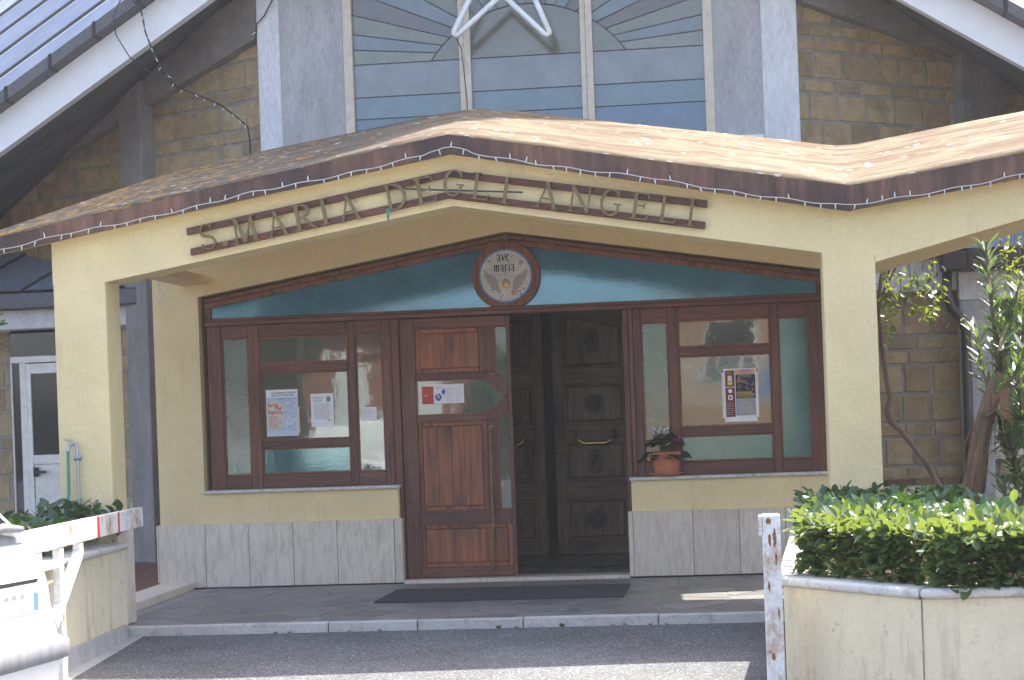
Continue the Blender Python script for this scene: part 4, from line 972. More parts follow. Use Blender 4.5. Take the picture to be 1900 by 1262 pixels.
# x-range and y-range of each letter in the photograph
LET = [('S', 368, 401, 415, 464), ('.', 413, 425, 446, 458), ('M', 429, 479, 399, 453), ('A', 495, 533, 390, 440), ('R', 541, 585, 376, 429), ('I', 590, 612, 368, 417), ('A', 628, 668, 360, 411),
       ('D', 712, 755, 340, 390), ('E', 766, 810, 328, 379), ('G', 822, 862, 315, 364), ('L', 874, 911, 321, 371), ('I', 928, 948, 328, 378), ('A', 995, 1036, 336, 388), ('N', 1054, 1100, 342, 396), ('G', 1113, 1154, 351, 401), ('E', 1169, 1206, 357, 408), ('L', 1221, 1259, 363, 414), ('I', 1274, 1291, 369, 420)]
for chh, x0, x1, y0, y1 in LET:
    P, gw = glyph(chh); c = at((x0+x1)/2, (y0+y1)/2, -3.07)
    sc_ = 270.
    H_ = .185 if chh != '.' else .2; slope = .168 if c.x < XC-.12 else (-.17 if c.x > XC+.0 else 0.05)
    W_ = (x1-x0)/sc_*1.0
    ca, sa = cos(math.atan(slope)), sin(math.atan(slope)); mb = MB()
    for k, poly in enumerate(P):
        q = []
        for (a, b) in poly:
            lx = (a/gw-.5)*W_ if chh != '.' else (a-.12)*H_; lz = (b-.5)*H_; q.append((c.x+lx*ca-lz*sa, c.z+lx*sa+lz*ca))
        mb.prism(q, -3.078-.00012*k, -3.056)
    obj('letter', mb, 'letter', sg)
rb = at(722, 398, -3.08)
tag(obj('torn_ribbon', MB().add([at(716, 388, -3.07), at(724, 386, -3.09), at(723, 398, -3.085), at(721, 415, -3.07), at(718, 404, -3.09)], [(0, 1, 2, 4), (4, 2, 3)]), 'green_hose', origin_at=rb), 'torn green ribbon hanging from the lower sign rail under the D', 'ribbon')

# ------------------------------------------------------------------ fairy lights along the fascia
fl_ = thing('fairy_lights', 'string of clear fairy lights on white cable along the brown porch fascia', 'string lights', (XC, -3.16, 3.1))
pts = []; X = -3.5
while X < 5.9:
    t = (X*1.7) % 1
    pts.append((X, -3.155, fb(X)+.035-.018*abs(sin(X*2.3))+.006*sin(X*17)+(.012 if abs(X-XC) < .15 else 0))); X += .05
obj('cable', MB().tube(pts, .0032, 5), 'cable_white', fl_)
bmesh_ = MB().tube([(0, 0, 0), (0, 0, -.012), (0, 0, -.03), (0, 0, -.038)], [.003, .0045, .0035, .0008], 6).mesh('bulb', M['bulb'])
for k, i in enumerate(range(1, len(pts)-1, 2)):
    p = pts[i]; u = R.random()
    rz = R.uniform(-.3, .3)+(pi if u < .25 else 0)
    inst('bulb', bmesh_, fl_, (p[0]+R.uniform(-.02, .02), p[1]-.004, p[2]), (R.uniform(-.2, .2), rz, 0), (.95, .95, 1.0))
# second string: gutter to tufa wall
hl = thing('fairy_lights', 'loose dark string of fairy lights sagging from the left roof edge to the tufa wall', 'string lights', at(320, 155, 1.2))
pp = [((232, -20), 1.1), ((262, 20), 1.15), ((270, 60), 1.2), ((285, 100), 1.3), ((305, 135), 1.4), ((330, 162), 1.55), ((375, 180), 1.7), ((410, 195), 1.8), ((440, 218), 1.9), ((460, 236), 2.05), ((464, 262), 2.08), ((464, 300), 2.08)]
P2 = [at(*p, Y) for p, Y in pp]
obj('cable', MB().tube(P2, .008, 6), 'cable_dark', hl)
obj('cable', MB().tube([at(*p, Y) for p, Y in (((228, -10), 1.15), ((210, 30), 1.15), ((215, 65), 1.2), ((240, 105), 1.3), ((275, 132), 1.4), ((310, 150), 1.5), ((335, 165), 1.55))], .006, 6), 'cable_dark', hl)
for k in range(2, 10):
    for t in (.2, .7):
        p = P2[k-1].lerp(P2[k], t); inst('bulb', bmesh_, hl, p, (0, R.uniform(-1, 1), 0), (1.2, 1.2, 1.2))
# third: hangs beside left pier
h3 = thing('fairy_lights', 'short dark string of fairy lights crossing the pale pier left of the big window', 'string lights', at(490, 30, 1.9))
obj('cable', MB().tube([at(508, -5, 1.9), at(490, 30, 1.95), at(476, 45, 1.95), at(474, 75, 2.0)], .007, 6), 'cable_dark', h3)
for x, y in ((495, 15), (488, 25), (474, 60)): inst('bulb', bmesh_, h3, at(x, y, 1.93), (0, 1, 0), (1.2, 1.2, 1.2))
# star
stc = at(932, -56, 1.75); star = thing('star_lamp', 'large white tube star hanging before the stained glass window', 'star', stc)
spts = []
for k in range(10):
    r = .76 if k % 2 == 0 else .23; a = pi/2+k*pi/5+radians(-3); spts.append(Vector((stc.x+r*cos(a), stc.y, stc.z+r*sin(a))))
for k in range(0, 10, 2):
    t = spts[k]; l = spts[(k-1) % 10]; r_ = spts[(k+1) % 10]; ctr = Vector(stc); out = (t-ctr).normalized(); sd = (r_-l).normalized()*.028
    base_l, base_r = l, r_
    pth = [base_l, t-out*.03-sd, t-sd*.6, t+sd*.6, t-out*.03+sd, base_r]
    obj('tube', MB().tube(pth, .027, 8), 'white_paint', star, smooth=True)
    obj('tube', MB().tube([p+Vector((0, .05, 0))+(ctr-p)*.05 for p in pth], .012, 6), 'white_paint', star, smooth=True)
obj('cord', MB().tube([spts[4] if spts[4].x < stc.x else spts[6], at(856, 90, 1.9), at(866, 180, 1.95), at(868, 215, 2.0)], .005, 5), 'cable_dark', star)

# ------------------------------------------------------------------ round plaque
pq = thing('round_plaque', 'round painted tile plaque with ave maria lettering and winged angel above the door', 'plaque', (cc[0], .03, cc[1]))
PR = .222; PY_ = .03
ringm = MB().lathe([(PR-.004, -.006), (PR+.010, -.006), (PR+.010, .02), (PR-.004, .02), (PR-.004, -.006)], (cc[0], PY_, cc[1]), 48, 'y')
obj('rim', ringm, 'tile_blue', pq)
circ = [(cc[0]+(PR-.004)*cos(2*pi*k/64), cc[1]+(PR-.004)*sin(2*pi*k/64)) for k in range(64)]
for sx_ in (-1, 1):
    for sz_ in (-1, 1):
        e = .0012
        q = clip(clip(circ, -sx_, 0, -sx_*cc[0]-e), 0, -sz_, -sz_*(cc[1]+.0)-e)
        obj('tile', MB().prism(q, PY_, PY_+.02), 'tile_white', pq)
def paint(name, polys, mat, lay=1):
    mb = MB()
    for k, p in enumerate(polys): mb.prism([(cc[0]+a*PR, cc[1]+b*PR) for a, b in p], PY_-.0006*lay-.00003*k, PY_-.0001)
    obj(name, mb, mat, pq)
for sx_ in (-1, 1):
    wing = [(.86*sx_, .30), (.84*sx_, .05), (.72*sx_, -.22), (.58*sx_, -.42), (.40*sx_, -.58), (.25*sx_, -.62), (.26*sx_, -.4), (.30*sx_, -.18), (.44*sx_, .0), (.66*sx_, .1)]
    paint('painted_wing', [wing], 'wing_grey', 1)
    ln = MB()
    for k in range(6):
        a = (.82-.09*k)*sx_, .12-.12*k; b = (.34+.03*k)*sx_, -.1-.08*k
        ln.bar((cc[0]+a[0]*PR, cc[1]+a[1]*PR), (cc[0]+b[0]*PR, cc[1]+b[1]*PR), .0022, PY_-.0012-.0001*k, PY_-.0007)
    obj('feather_lines', ln, 'ink_grey', pq)
paint('painted_halo', [arcpts(.0, -.28, .17, .17, 0, 345, 20)], 'halo_blue', 1.6)
paint('painted_hair', [arcpts(-.01, -.33, .17, .15, 0, 345, 18)], 'hair_gold', 2.4)
paint('painted_face', [arcpts(.02, -.36, .085, .1, 0, 345, 14)], 'poster_cream', 3.2)
paint('painted_robe', [[(-.2, -.55), (.2, -.52), (.36, -.72), (.1, -.97), (-.15, -.97), (-.4, -.75)]], 'tile_white', 1.5)
paint('painted_child', [arcpts(.32, -.66, .13, .12, 0, 330, 12), [(-.32, -.5), (-.2, -.48), (-.22, -.68), (-.34, -.66)]], 'robe_pink', 2.2)
rr = random.Random(4)
paint('painted_folds', [[(x, z), (x+rr.uniform(.06, .14), z+rr.uniform(-.02, .05)), (x+rr.uniform(.03, .12), z-rr.uniform(.03, .07))] for x, z in ((-.55, -.62), (-.25, -.78), (-.2, -.72), (.2, -.58), (.45, -.6), (.62, -.5), (.35, -.86), (.05, -.92), (.5, -.74), (-.62, -.5), (-.3, -.88), (.18, -.9))], 'cobalt', 2.9)
paint('painted_cloud', [arcpts(-.62, .6, .09, .06, 0, 330, 10), arcpts(.62, .5, .1, .1, 0, 330, 10)], 'wing_grey', 1.2)
# blackletter words
def black(word, x, z, h):
    mb = MB(); cnt = [0]
    def pc(pts, w_):
        for poly in ribbon(pts, [w_]*len(pts)):
            cnt[0] += 1; mb.prism([(cc[0]+(x+a*h)*PR, cc[1]+(z+b*h)*PR) for a, b in poly], PY_-.0035-.00003*cnt[0], PY_-.003)
    T = .15; t = .06
    for chh in word:
        if chh == 'a': pc([(.06, .86), (.22, .98), (.42, .86), (.42, .06), (.54, .0)], T); pc([(.42, .52), (.12, .44), (.08, .18), (.24, .02), (.42, .16)], .08); x += .66*h
        elif chh == 'v': pc([(.0, .95), (.12, .9), (.26, .02)], T); pc([(.26, .02), (.46, .6), (.48, .98)], .1); x += .66*h
        elif chh == 'e': pc([(.44, .14), (.26, .0), (.1, .2), (.1, .74), (.28, .96), (.42, .84)], T); pc([(.42, .84), (.12, .5)], .07); x += .58*h
        elif chh == 'm':
            for k in range(3): pc([(.02+.27*k, .84), (.12+.27*k, .94), (.12+.27*k, .08), (.2+.27*k, .0)], T)
            pc([(.14, .82), (.36, .96)], t); pc([(.42, .82), (.63, .96)], t); x += .92*h
        elif chh == 'r': pc([(.02, .84), (.12, .94), (.12, .08), (.2, .0)], T); pc([(.14, .8), (.34, .98), (.42, .84)], .1); x += .52*h
        elif chh == 'i': pc([(.02, .84), (.12, .94), (.12, .08), (.22, .0)], T); pc([(.1, 1.16), (.18, 1.26)], .12); x += .34*h
    obj('lettering', mb, 'ink_black', pq)
black('ave', -.33, .57, .27); black('maria', -.45, .17, .27)

# ------------------------------------------------------------------ papers
def text(s, size, x, z, Y, mat, parent, bold=False, align='LEFT', wscale=1):
    cu = bpy.data.curves.new('t', 'FONT'); cu.body = s; cu.size = size; cu.align_x = align; cu.resolution_u = 2
    if bold: cu.offset = size*.02
    t = bpy.data.objects.new('t', cu); COL.objects.link(t)
    dg = bpy.context.evaluated_depsgraph_get(); me = bpy.data.meshes.new_from_object(t.evaluated_get(dg)); bpy.data.objects.remove(t)
    me.materials.clear(); me.materials.append(M[mat])
    me.transform(Matrix.Translation(Vector((x, Y, z))-origin(parent)) @ Matrix.Diagonal((wscale, 1, 1, 1)) @ Matrix.Rotation(pi/2, 4, 'X'))
    o = bpy.data.objects.new('lettering', me); COL.objects.link(o); o.parent = parent; return o
PYP = .104
def paper(name, label, x0, x1, z0, z1, mat='paper', Y=PYP, cat='poster', tilt=0):
    t = thing(name, label, cat, ((x0+x1)/2, Y, z0))
    obj('sheet', MB().box(x0, x1, Y, Y+.0006, z0, z1), mat, t)
    return t
def lay(t, x0, x1, z0, z1, mat, k=1, name='printed_area'): obj(name, MB().box(x0, x1, PYP-.0004*k, PYP-.0004*(k-1)-.0001, z0, z1), mat, t)
def lines(t, x0, x1, z0, z1, n, mat='ink_grey', k=2, th=.0028, seed=1, jit=.35):
    mb = MB(); rr = random.Random(seed)
    for i in range(n):
        z = z1-(z1-z0)*(i+.5)/n; x = x0
        xe = x1-(x1-x0)*rr.random()*jit
        while x < xe:
            w_ = rr.uniform(.012, .04); mb.box(x, min(x+w_, xe), PYP-.0004*k, PYP-.0004*k+.0002, z-th/2, z+th/2); x += w_+.005
    obj('printed_lines', mb, mat, t)
t = paper('theatre_poster', 'blue and cream theatre poster with red title and drawn corset, taped inside left window', -2.133, -1.85, 1.297, 1.703)
lay(t, -2.128, -1.855, 1.345, 1.635, 'poster_blue'); lay(t, -2.128, -1.855, 1.302, 1.345, 'corset_grey', 1)
def blob(t, pts, mat, k, name='printed_area'): obj(name, MB().prism(pts, PYP-.0004*k, PYP-.0004*(k-1)-.0001), mat, t)
blob(t, [(-2.128, 1.35), (-2.128, 1.60), (-2.06, 1.615), (-1.99, 1.59), (-1.965, 1.53), (-1.975, 1.46), (-1.99, 1.36)], 'poster_cream', 2)
blob(t, [(-1.975, 1.365), (-1.965, 1.45), (-1.945, 1.49), (-1.985, 1.57), (-1.965, 1.61), (-1.92, 1.60), (-1.87, 1.615), (-1.857, 1.59), (-1.868, 1.50), (-1.857, 1.45), (-1.857, 1.36)], 'corset_grey', 2)
mb = MB(); rr = random.Random(3)
for k in range(34):
    x, z = rr.uniform(-1.965, -1.87), rr.uniform(1.375, 1.59); a = rr.uniform(0, 6.28); L = rr.uniform(.012, .03)
    mb.bar((x, z), (x+L*cos(a), z+L*sin(a)), .0022, PYP-.0014-.00001*k, PYP-.0010)
obj('corset_drawing', mb, 'ink_black', t)
text('LA COMPAGNIA TEATRALE', .021, -2.085, 1.667, PYP-.0009, 'ink_black', t, True, wscale=.85)
text('DEGLI OTTAVI INSTABILI', .021, -2.085, 1.646, PYP-.0009, 'ink_black', t, True, wscale=.85)
text('PRESENTA', .014, -2.03, 1.615, PYP-.0012, 'ink_black', t, False)
text('Sarto', .044, -2.12, 1.555, PYP-.0014, 'ink_red', t, True); text('Per', .044, -2.055, 1.527, PYP-.0014, 'ink_red', t, True); text('Signora', .044, -2.12, 1.493, PYP-.0014, 'ink_red', t, True)
lines(t, -2.11, -2.0, 1.365, 1.475, 11, 'ink_red', 3.2, .003, 5)
t = paper('red_strip_paper', 'narrow pink sheet peeping out behind the theatre poster edge', -1.86, -1.838, 1.32, 1.55, 'poster_orange', PYP+.002, 'paper')
t = paper('notice_sheet', 'white typed notice with small portrait in the left window beside the theatre poster', -1.735, -1.535, 1.365, 1.655, cat='notice')
lines(t, -1.715, -1.62, 1.575, 1.63, 4, 'ink_black', 1.5, .0035, 8); lines(t, -1.71, -1.555, 1.43, 1.57, 15, 'ink_grey', 1.5, .003, 9, .2); lines(t, -1.59, -1.56, 1.415, 1.43, 1, 'ink_black', 1.5, .006, 3)
blob(t, arcpts(-1.578, 1.605, .02, .026, 0, 340, 16), 'ink_grey', 1.5, 'portrait')
t = paper('notice_sheet', 'small square white note on the narrow pane right of the typed notice', -1.288, -1.155, 1.405, 1.522, cat='notice'); lines(t, -1.275, -1.17, 1.42, 1.51, 7, 'poster_greybox', 1.5, .002, 11)
t = paper('door_leaflet', 'red and white folded leaflet stuck on the arrow-shaped door pane', -.752, -.385, 1.53, 1.695, cat='leaflet'); 
lay(t, -.752, -.65, 1.528, 1.68, 'poster_red'); lay(t, -.73, -.70, 1.6, 1.604, 'paper', 2)
lines(t, -.54, -.47, 1.545, 1.665, 10, 'ink_grey', 1.5, .002, 21); lines(t, -.46, -.395, 1.545, 1.665, 10, 'ink_grey', 1.5, .002, 22)
blob(t, [(-.64, 1.60), (-.60, 1.62), (-.575, 1.585), (-.60, 1.55), (-.63, 1.56)], 'ink_blue', 1.5); blob(t, [(-.585, 1.63), (-.56, 1.66), (-.545, 1.635), (-.56, 1.60)], 'ink_blue', 1.6); blob(t, [(-.62, 1.60), (-.60, 1.605), (-.595, 1.58), (-.615, 1.572)], 'poster_orange', 2.5)
lines(t, -.63, -.56, 1.655, 1.68, 2, 'ink_red', 1.5, .003, 23)
# right poster
t = paper('event_poster', 'dark navy and maroon event poster on white sheet in the right window', 1.847, 2.12, 1.283, 1.735)
t2 = paper('backing_sheet', 'plain white sheet showing behind the event poster edges in the right window', 1.83, 2.135, 1.32, 1.70, 'paper', PYP+.002, 'paper')
lay(t, 1.858, 1.938, 1.325, 1.72, 'poster_maroon'); lay(t, 1.945, 2.112, 1.685, 1.728, 'poster_orange'); lay(t, 1.945, 2.112, 1.475, 1.683, 'poster_navy'); lay(t, 1.95, 2.11, 1.335, 1.472, 'poster_greybox'); lay(t, 1.945, 1.9495, 1.335, 1.472, 'ink_blue')
text('MARZO 2012', .018, 2.03, 1.708, PYP-.0012, 'ink_blue', t, True, 'CENTER') if False else lines(t, 1.99, 2.07, 1.705, 1.72, 1, 'ink_blue', 2.2, .007, 2, 0)
lines(t, 1.955, 2.1, 1.688, 1.70, 1, 'ink_blue', 2.2, .004, 3, 0)
text('INNOVAZIONE', .021, 1.952, 1.523, PYP-.0012, 'poster_yellow', t, True, wscale=.9); text('E OCCUPAZIONE', .021, 1.952, 1.505, PYP-.0012, 'poster_yellow', t, True, wscale=.9)
lines(t, 1.952, 2.1, 1.478, 1.502, 2, 'poster_yellow', 2.2, .003, 4, .1); lines(t, 1.97, 2.09, 1.655, 1.678, 2, 'poster_yellow', 2.2, .003, 6, .1)
mb = MB(); rr = random.Random(12)
for k in range(30):
    x, z = rr.uniform(1.96, 2.1), rr.uniform(1.55, 1.65); e = rr.uniform(.002, .006); mb.prism([(x-e, z), (x, z-e*1.8), (x+e, z), (x, z+e*1.8)], PYP-.0009-.00001*k, PYP-.0005)
obj('printed_picture', mb, 'poster_orange', t)
lay(t, 1.88, 1.915, 1.63, 1.675, 'paper', 2); lay(t, 1.878, 1.918, 1.595, 1.625, 'poster_yellow', 2); lay(t, 1.86, 1.937, 1.572, 1.582, 'poster_blue', 2); blob(t, arcpts(1.898, 1.545, .018, .018, 0, 340, 14), 'paper', 2); lay(t, 1.88, 1.917, 1.47, 1.51, 'paper', 2); blob(t, [(1.898, 1.503), (1.91, 1.49), (1.898, 1.477), (1.886, 1.49)], 'ink_black', 3)
lines(t, 1.865, 1.93, 1.34, 1.45, 7, 'poster_cream', 2.2, .003, 15, .2); lines(t, 1.97, 2.09, 1.36, 1.45, 6, 'paper', 2.2, .002, 16, .2)
lines(t, 1.875, 1.92, 1.685, 1.71, 3, 'poster_yellow', 2.2, .002, 17, .2)

# ------------------------------------------------------------------ doormat, weeds, litter
dm = obj('doormat', MB().prismz([(-.89, -1.70), (1.04, -1.69), (1.04, -.70), (-.88, -.70)], -.004, .006), 'mat', origin_at=(.08, -1.2, 0)); tag(dm, 'large black ribbed doormat before the church door', 'doormat')
def leafmesh(name, L, W, mat, fold=.25, curl=.15):
    vs = [(0, 0, 0), (W*.42, L*.3, fold*W*.5), (W*.5, L*.55, fold*W*.5-curl*L*.15), (0, L, -curl*L), (-W*.5, L*.55, fold*W*.5-curl*L*.15), (-W*.42, L*.3, fold*W*.5), (0, L*.5, -curl*L*.25)]
    me = bpy.data.meshes.new(name); me.from_pydata(vs, [], [(0, 1, 6, 5), (1, 2, 6), (2, 3, 6), (3, 4, 6), (4, 5, 6)]); me.materials.append(M[mat]); return me
def leaves_into(mb, me_v, me_f, loc, rot, sc):
    mt = Matrix.Translation(loc) @ rot @ Matrix.Scale(sc, 4); mb.add([mt @ Vector(v) for v in me_v], me_f)
def leafrot(rr, outward=None, droop=.3):
    if outward is None: d = Vector((rr.gauss(0, 1), rr.gauss(0, 1), rr.gauss(0, 1)))
    else: d = Vector(outward)+Vector((rr.gauss(0, .55), rr.gauss(0, .55), rr.gauss(0, .45)))
    d.z -= droop*rr.random(); d.normalize()
    return d.to_track_quat('Y', 'Z').to_matrix().to_4x4() @ Matrix.Rotation(rr.gauss(0, .5), 4, 'Y')
WEEDS = ['small weed at the kerb foot below the theatre poster in the left window', 'smaller weed right beside the one below the theatre poster', 'small weed at the kerb foot just left of the doormat', 'tiny weed at the kerb foot below the left corner of the doormat',
         'broad weed tuft at the kerb foot in line with the brass door handle', 'tiny sprout just right of the broad tuft below the door handle', 'tallest spiky weed on the kerb below the middle of the open doorway', 'small weed at the kerb foot below the right end of the doormat',
         'tiny sprout at the kerb foot in line with the right door post', 'small weed at the kerb foot below the left edge of the flower pot', 'small weed at the kerb foot below the terracotta flower pot, rightmost of all']
for k, (x, y) in enumerate(((535, 1168), (560, 1168), (670, 1164), (724, 1163), (940, 1156), (972, 1156), (1054, 1153), (1145, 1151), (1168, 1150), (1212, 1150), (1240, 1150))):
    p = atz(x, y, -.08); p.y = -3.085; p.z = -.065; mb = MB(); rr = random.Random(k); s_w = (1.5 if k in (4, 6) else .8)
    for i in range(14):
        a = rr.uniform(0, 2*pi); L = rr.uniform(.012, .03)*s_w; w_ = .004*s_w; d = Vector((cos(a)*.7, -abs(sin(a))*.5, .9)).normalized()
        q = p+Vector((rr.uniform(-.012, .012), 0, 0)); sd = Vector((-sin(a), cos(a), 0))*w_
        mb.add([q, q+d*L*.5+sd, q+d*L, q+d*L*.5-sd], [(0, 1, 2, 3)])
    tag(obj('weed_tuft', mb, 'leaf', origin_at=p), WEEDS[k], 'weed', 'weeds along the kerb')
p = atz(408, 1177, -.07); tag(obj('crumpled_foil', MB().add([p+Vector(v) for v in ((-.02, 0, .001), (.02, -.01, .002), (.025, .015, .004), (-.01, .012, .014), (.01, 0, .018))], [(0, 1, 4), (1, 2, 4), (2, 3, 4), (3, 0, 4)]), 'white_paint', origin_at=p), 'scrap of white litter on the road by the kerb', 'litter')
for (x, y, lb) in ((521, 1225, 'dry orange leaf on the shaded road near the left planter'), (1415, 1204, 'dry orange leaf on the road beside the rusty white post')):
    p = atz(x, y, -.11); mt = MB(); mt.add([p+Vector(v) for v in ((-.03, 0, .003), (0, -.012, .006), (.032, .003, .002), (0, .014, .009))], [(0, 1, 2, 3)])
    tag(obj('dry_leaf', mt, 'terracotta', origin_at=p), lb, 'leaf')

# ------------------------------------------------------------------ flower pot
pc_ = (1.335, .03, SILL+.028)
fp = thing('flower_pot', 'terracotta pot of white and pink cyclamen on the right window sill', 'plant pot', pc_)
obj('saucer', MB().lathe([(0, .0), (.085, 0), (.105, .006), (.118, .018), (.124, .018), (.124, .024), (.11, .024), (.09, .012), (0, .012)], pc_, 28), 'terracotta', fp, smooth=True)
obj('pot', MB().lathe([(0, .013), (.078, .013), (.085, .02), (.094, .075), (.099, .115), (.1, .145), (.104, .147), (.104, .172), (.098, .174), (.094, .168), (.09, .15), (0, .15)], pc_, 28), 'terracotta', fp, smooth=True)
cyl = [(.0, 0, 0), (.5, .25, .05), (.55, .7, 0), (0, 1, -.12), (-.55, .7, 0), (-.5, .25, .05), (0, .5, -.02)]; cyf = [(0, 1, 6, 5), (1, 2, 6), (2, 3, 6), (3, 4, 6), (4, 5, 6)]
rr = random.Random(2)
for k in range(170):
    a = rr.uniform(0, 2*pi); rad = rr.uniform(.0, .155)*(1 if rr.random() < .8 else 1.15); hh = .17+.125*(1-(rad/.16)**2)*rr.uniform(.6, 1)+(-.045 if rad > .12 else 0)
    pos = Vector((pc_[0]+rad*cos(a), pc_[1]-.01+rad*sin(a)*.85, pc_[2]+hh))
    me = bpy.data.meshes.get('leaf_cyc')
    if me is None:
        me = bpy.data.meshes.new('leaf_cyc'); me.from_pydata([tuple(Vector(v)*.05) for v in cyl], [], cyf); me.materials.append(M['cyclamen'])
    q = (Vector((cos(a), sin(a), .15))+Vector((rr.gauss(0, .3), rr.gauss(0, .3), rr.gauss(0, .2)-rad*4))).to_track_quat('Y', 'Z').to_euler()
    inst('leaf', me, fp, pos, q, (rr.uniform(.7, 1.15),)*3)
for k in range(16):
    a = rr.uniform(0, 2*pi); rad = rr.uniform(0, .1); pk = k > 12
    if pk: bx_, bz_ = pc_[0]+.08+rr.uniform(-.01, .03), pc_[2]+.26-rr.uniform(0, .06)
    else: bx_, bz_ = pc_[0]-.02+rr.uniform(-.09, .06), pc_[2]+.28+rr.uniform(-.015, .05)
    pos = Vector((bx_, pc_[1]-.05+rr.uniform(-.03, .05), bz_)); mb = MB()
    for i in range(5):
        b = 2*pi*i/5; d = Vector((cos(b)*.5, sin(b)*.5, 1)).normalized(); sd = Vector((-sin(b), cos(b), 0))*.006
        mb.add([pos, pos+d*.016+sd, pos+d*.034, pos+d*.016-sd], [(0, 1, 2, 3)])
    mb2 = MB().tube([Vector((pc_[0]+rad*.3*cos(a), pc_[1], pc_[2]+.17)), pos], .0015, 4)
    obj('stalk', mb2, 'cyclamen', fp); obj('flower', mb, 'petal_pink' if pk else 'petal_white', fp)

fp.scale = (1.22, 1.22, 1.22)
# ------------------------------------------------------------------ planters
PT = .60
def wall_poly(mb, p, q, th, z0, z1, inward):
    p, q = Vector((*p, 0)), Vector((*q, 0)); d = (q-p).normalized(); n = Vector((-d.y, d.x, 0))*th*inward
    mb.prismz([(p.x, p.y), (q.x, q.y), (q.x+n.x, q.y+n.y), (p.x+n.x, p.y+n.y)], z0, z1)
plr = thing('planter', 'cream rendered planter with marble coping and clipped hedge at the right of the drive', 'planter', (3.5, -6, -.1))
Rc = [(2.32, -3.03), (2.10, -7.05), (2.655, -7.80), (8.0, -7.80)]
def ring(pts, off):   # offset an open polyline to its right-hand side by off (inward)
    out = []
    for i, p in enumerate(pts):
        ns = []
        for a, b in ((i-1, i), (i, i+1)):
            if a < 0 or b >= len(pts): continue
            d = Vector((pts[b][0]-pts[a][0], pts[b][1]-pts[a][1])).normalized(); ns.append(Vector((-d.y, d.x)))
        n = sum(ns, Vector((0, 0))).normalized(); k = 1/max(.5, n.dot(ns[0])); out.append((p[0]+n.x*off*k, p[1]+n.y*off*k))
    return out
def planter_walls(parent, pts, side, names='render_face'):
    inn = ring(pts, .16*side)
    for i in range(len(pts)-1):
        obj('wall', MB().prismz([pts[i], pts[i+1], inn[i+1], inn[i]], -.35, PT-.045), 'cream_planter', parent, bevel=.004)
    oo = ring(pts, -.035*side); ii = ring(pts, .22*side)
    for i in range(len(pts)-1):
        L = hypot(pts[i+1][0]-pts[i][0], pts[i+1][1]-pts[i][1]); n = max(1, round(L/1.6))
        for k in range(n):
            t0, t1 = k/n+.001, (k+1)/n-.001
            lp = lambda a, b, t: (a[0]+(b[0]-a[0])*t, a[1]+(b[1]-a[1])*t)
            obj('coping_stone', MB().prismz([lp(oo[i], oo[i+1], t0), lp(oo[i], oo[i+1], t1), lp(ii[i], ii[i+1], t1), lp(ii[i], ii[i+1], t0)], PT-.043, PT), 'marble', parent, bevel=.018, seg=4)
    return inn
inn = planter_walls(plr, Rc, 1)
def rz_(y): return -.065-(.165)*(-3.1-y)/5.4
obj('concrete_apron', MB().add([(x, y, rz_(y)+.004) for x, y in ((-2.37, -3.08), (-2.27, -3.08), (-2.15, -5), (-2.03, -7.2), (-2.12, -7.2), (-2.25, -5))], [(0, 5, 2, 1), (5, 4, 3, 2)]), 'concrete', kind='structure')
obj('soil', MB().prismz([(2.4, -3.03), (2.26, -7.0), (2.7, -7.6), (8, -7.6), (8, -2.5), (2.95, -2.5)], .3, PT-.06), 'soil', plr)
q0, q1 = at(1700, 1102, -7.802), at(1702, 1290, -7.802)
obj('joint_line', MB().box(2.652, 2.658, -7.8035, -7.79, -.2, PT-.046), 'concrete_dark', plr)
pll = thing('planter', 'cream rendered planter with marble coping and low shrubs left of the drive', 'planter', (-3.2, -4.5, -.1))
Lc = [(-8, -7.7), (-2.75, -7.7), (-2.17, -7.05), (-2.40, -3.03)]
planter_walls(pll, Lc, 1)
obj('plinth_strip', MB().prismz([(-2.385, -3.16), (-2.36, -3.16), (-2.13, -7.0), (-2.16, -7.0)], -.35, .03), 'concrete', pll)
obj('soil', MB().prismz([(-2.5, -3.03), (-2.3, -7.0), (-2.8, -7.5), (-8, -7.5), (-8, -2.62), (-3.0, -2.62)], .3, PT-.06), 'soil', pll)
obj('wall', MB().box(-8, -2.9, -2.64, -2.56, -.09, .5), 'cream_planter', pll)

# hedges -------------------------------------------------------------------
lv = [(0, 0, 0), (.38, .25, .08), (.5, .55, .07), (.34, .84, -.02), (0, 1, -.1), (-.34, .84, -.02), (-.5, .55, .07), (-.38, .25, .08), (0, .5, -.04)]
lf = [(0, 1, 8), (1, 2, 8), (2, 3, 8), (3, 4, 8), (4, 5, 8), (5, 6, 8), (6, 7, 8), (7, 0, 8)]
def leafset(W, L): return [(v[0]*W, v[1]*L, v[2]*W) for v in lv]
def hedge(t, n, sampler, W, L, mat, seed, big=300, droop=.3, core=None):
    rr = random.Random(seed); V_ = leafset(W, L); cand = []
    for k in range(n):
        p, out = sampler(rr); cand.append((p, leafrot(rr, out, droop), rr.uniform(.65, 1.25)))
    cand.sort(key=lambda c: -c[2]/((Vector(c[0])-CAM).length)) if False else cand.sort(key=lambda c: (Vector(c[0])-CAM).length-.6*c[2])
    me = bpy.data.meshes.new('hedge_leaf'); me.from_pydata(V_, [], lf); me.materials.append(M[mat])
    for p, r, s in cand[:big]: inst('leaf', me, t, p, r.to_euler(), (s, s, s))
    mb = MB()
    for p, r, s in cand[big:]: leaves_into(mb, V_, lf, p, r, s)
    if mb.v: obj('foliage', mb, mat, t, kind='stuff')
rh = thing('hedge', 'clipped laurel hedge with sunlit top in the right planter', 'hedge', (3.6, -7, PT-.06))
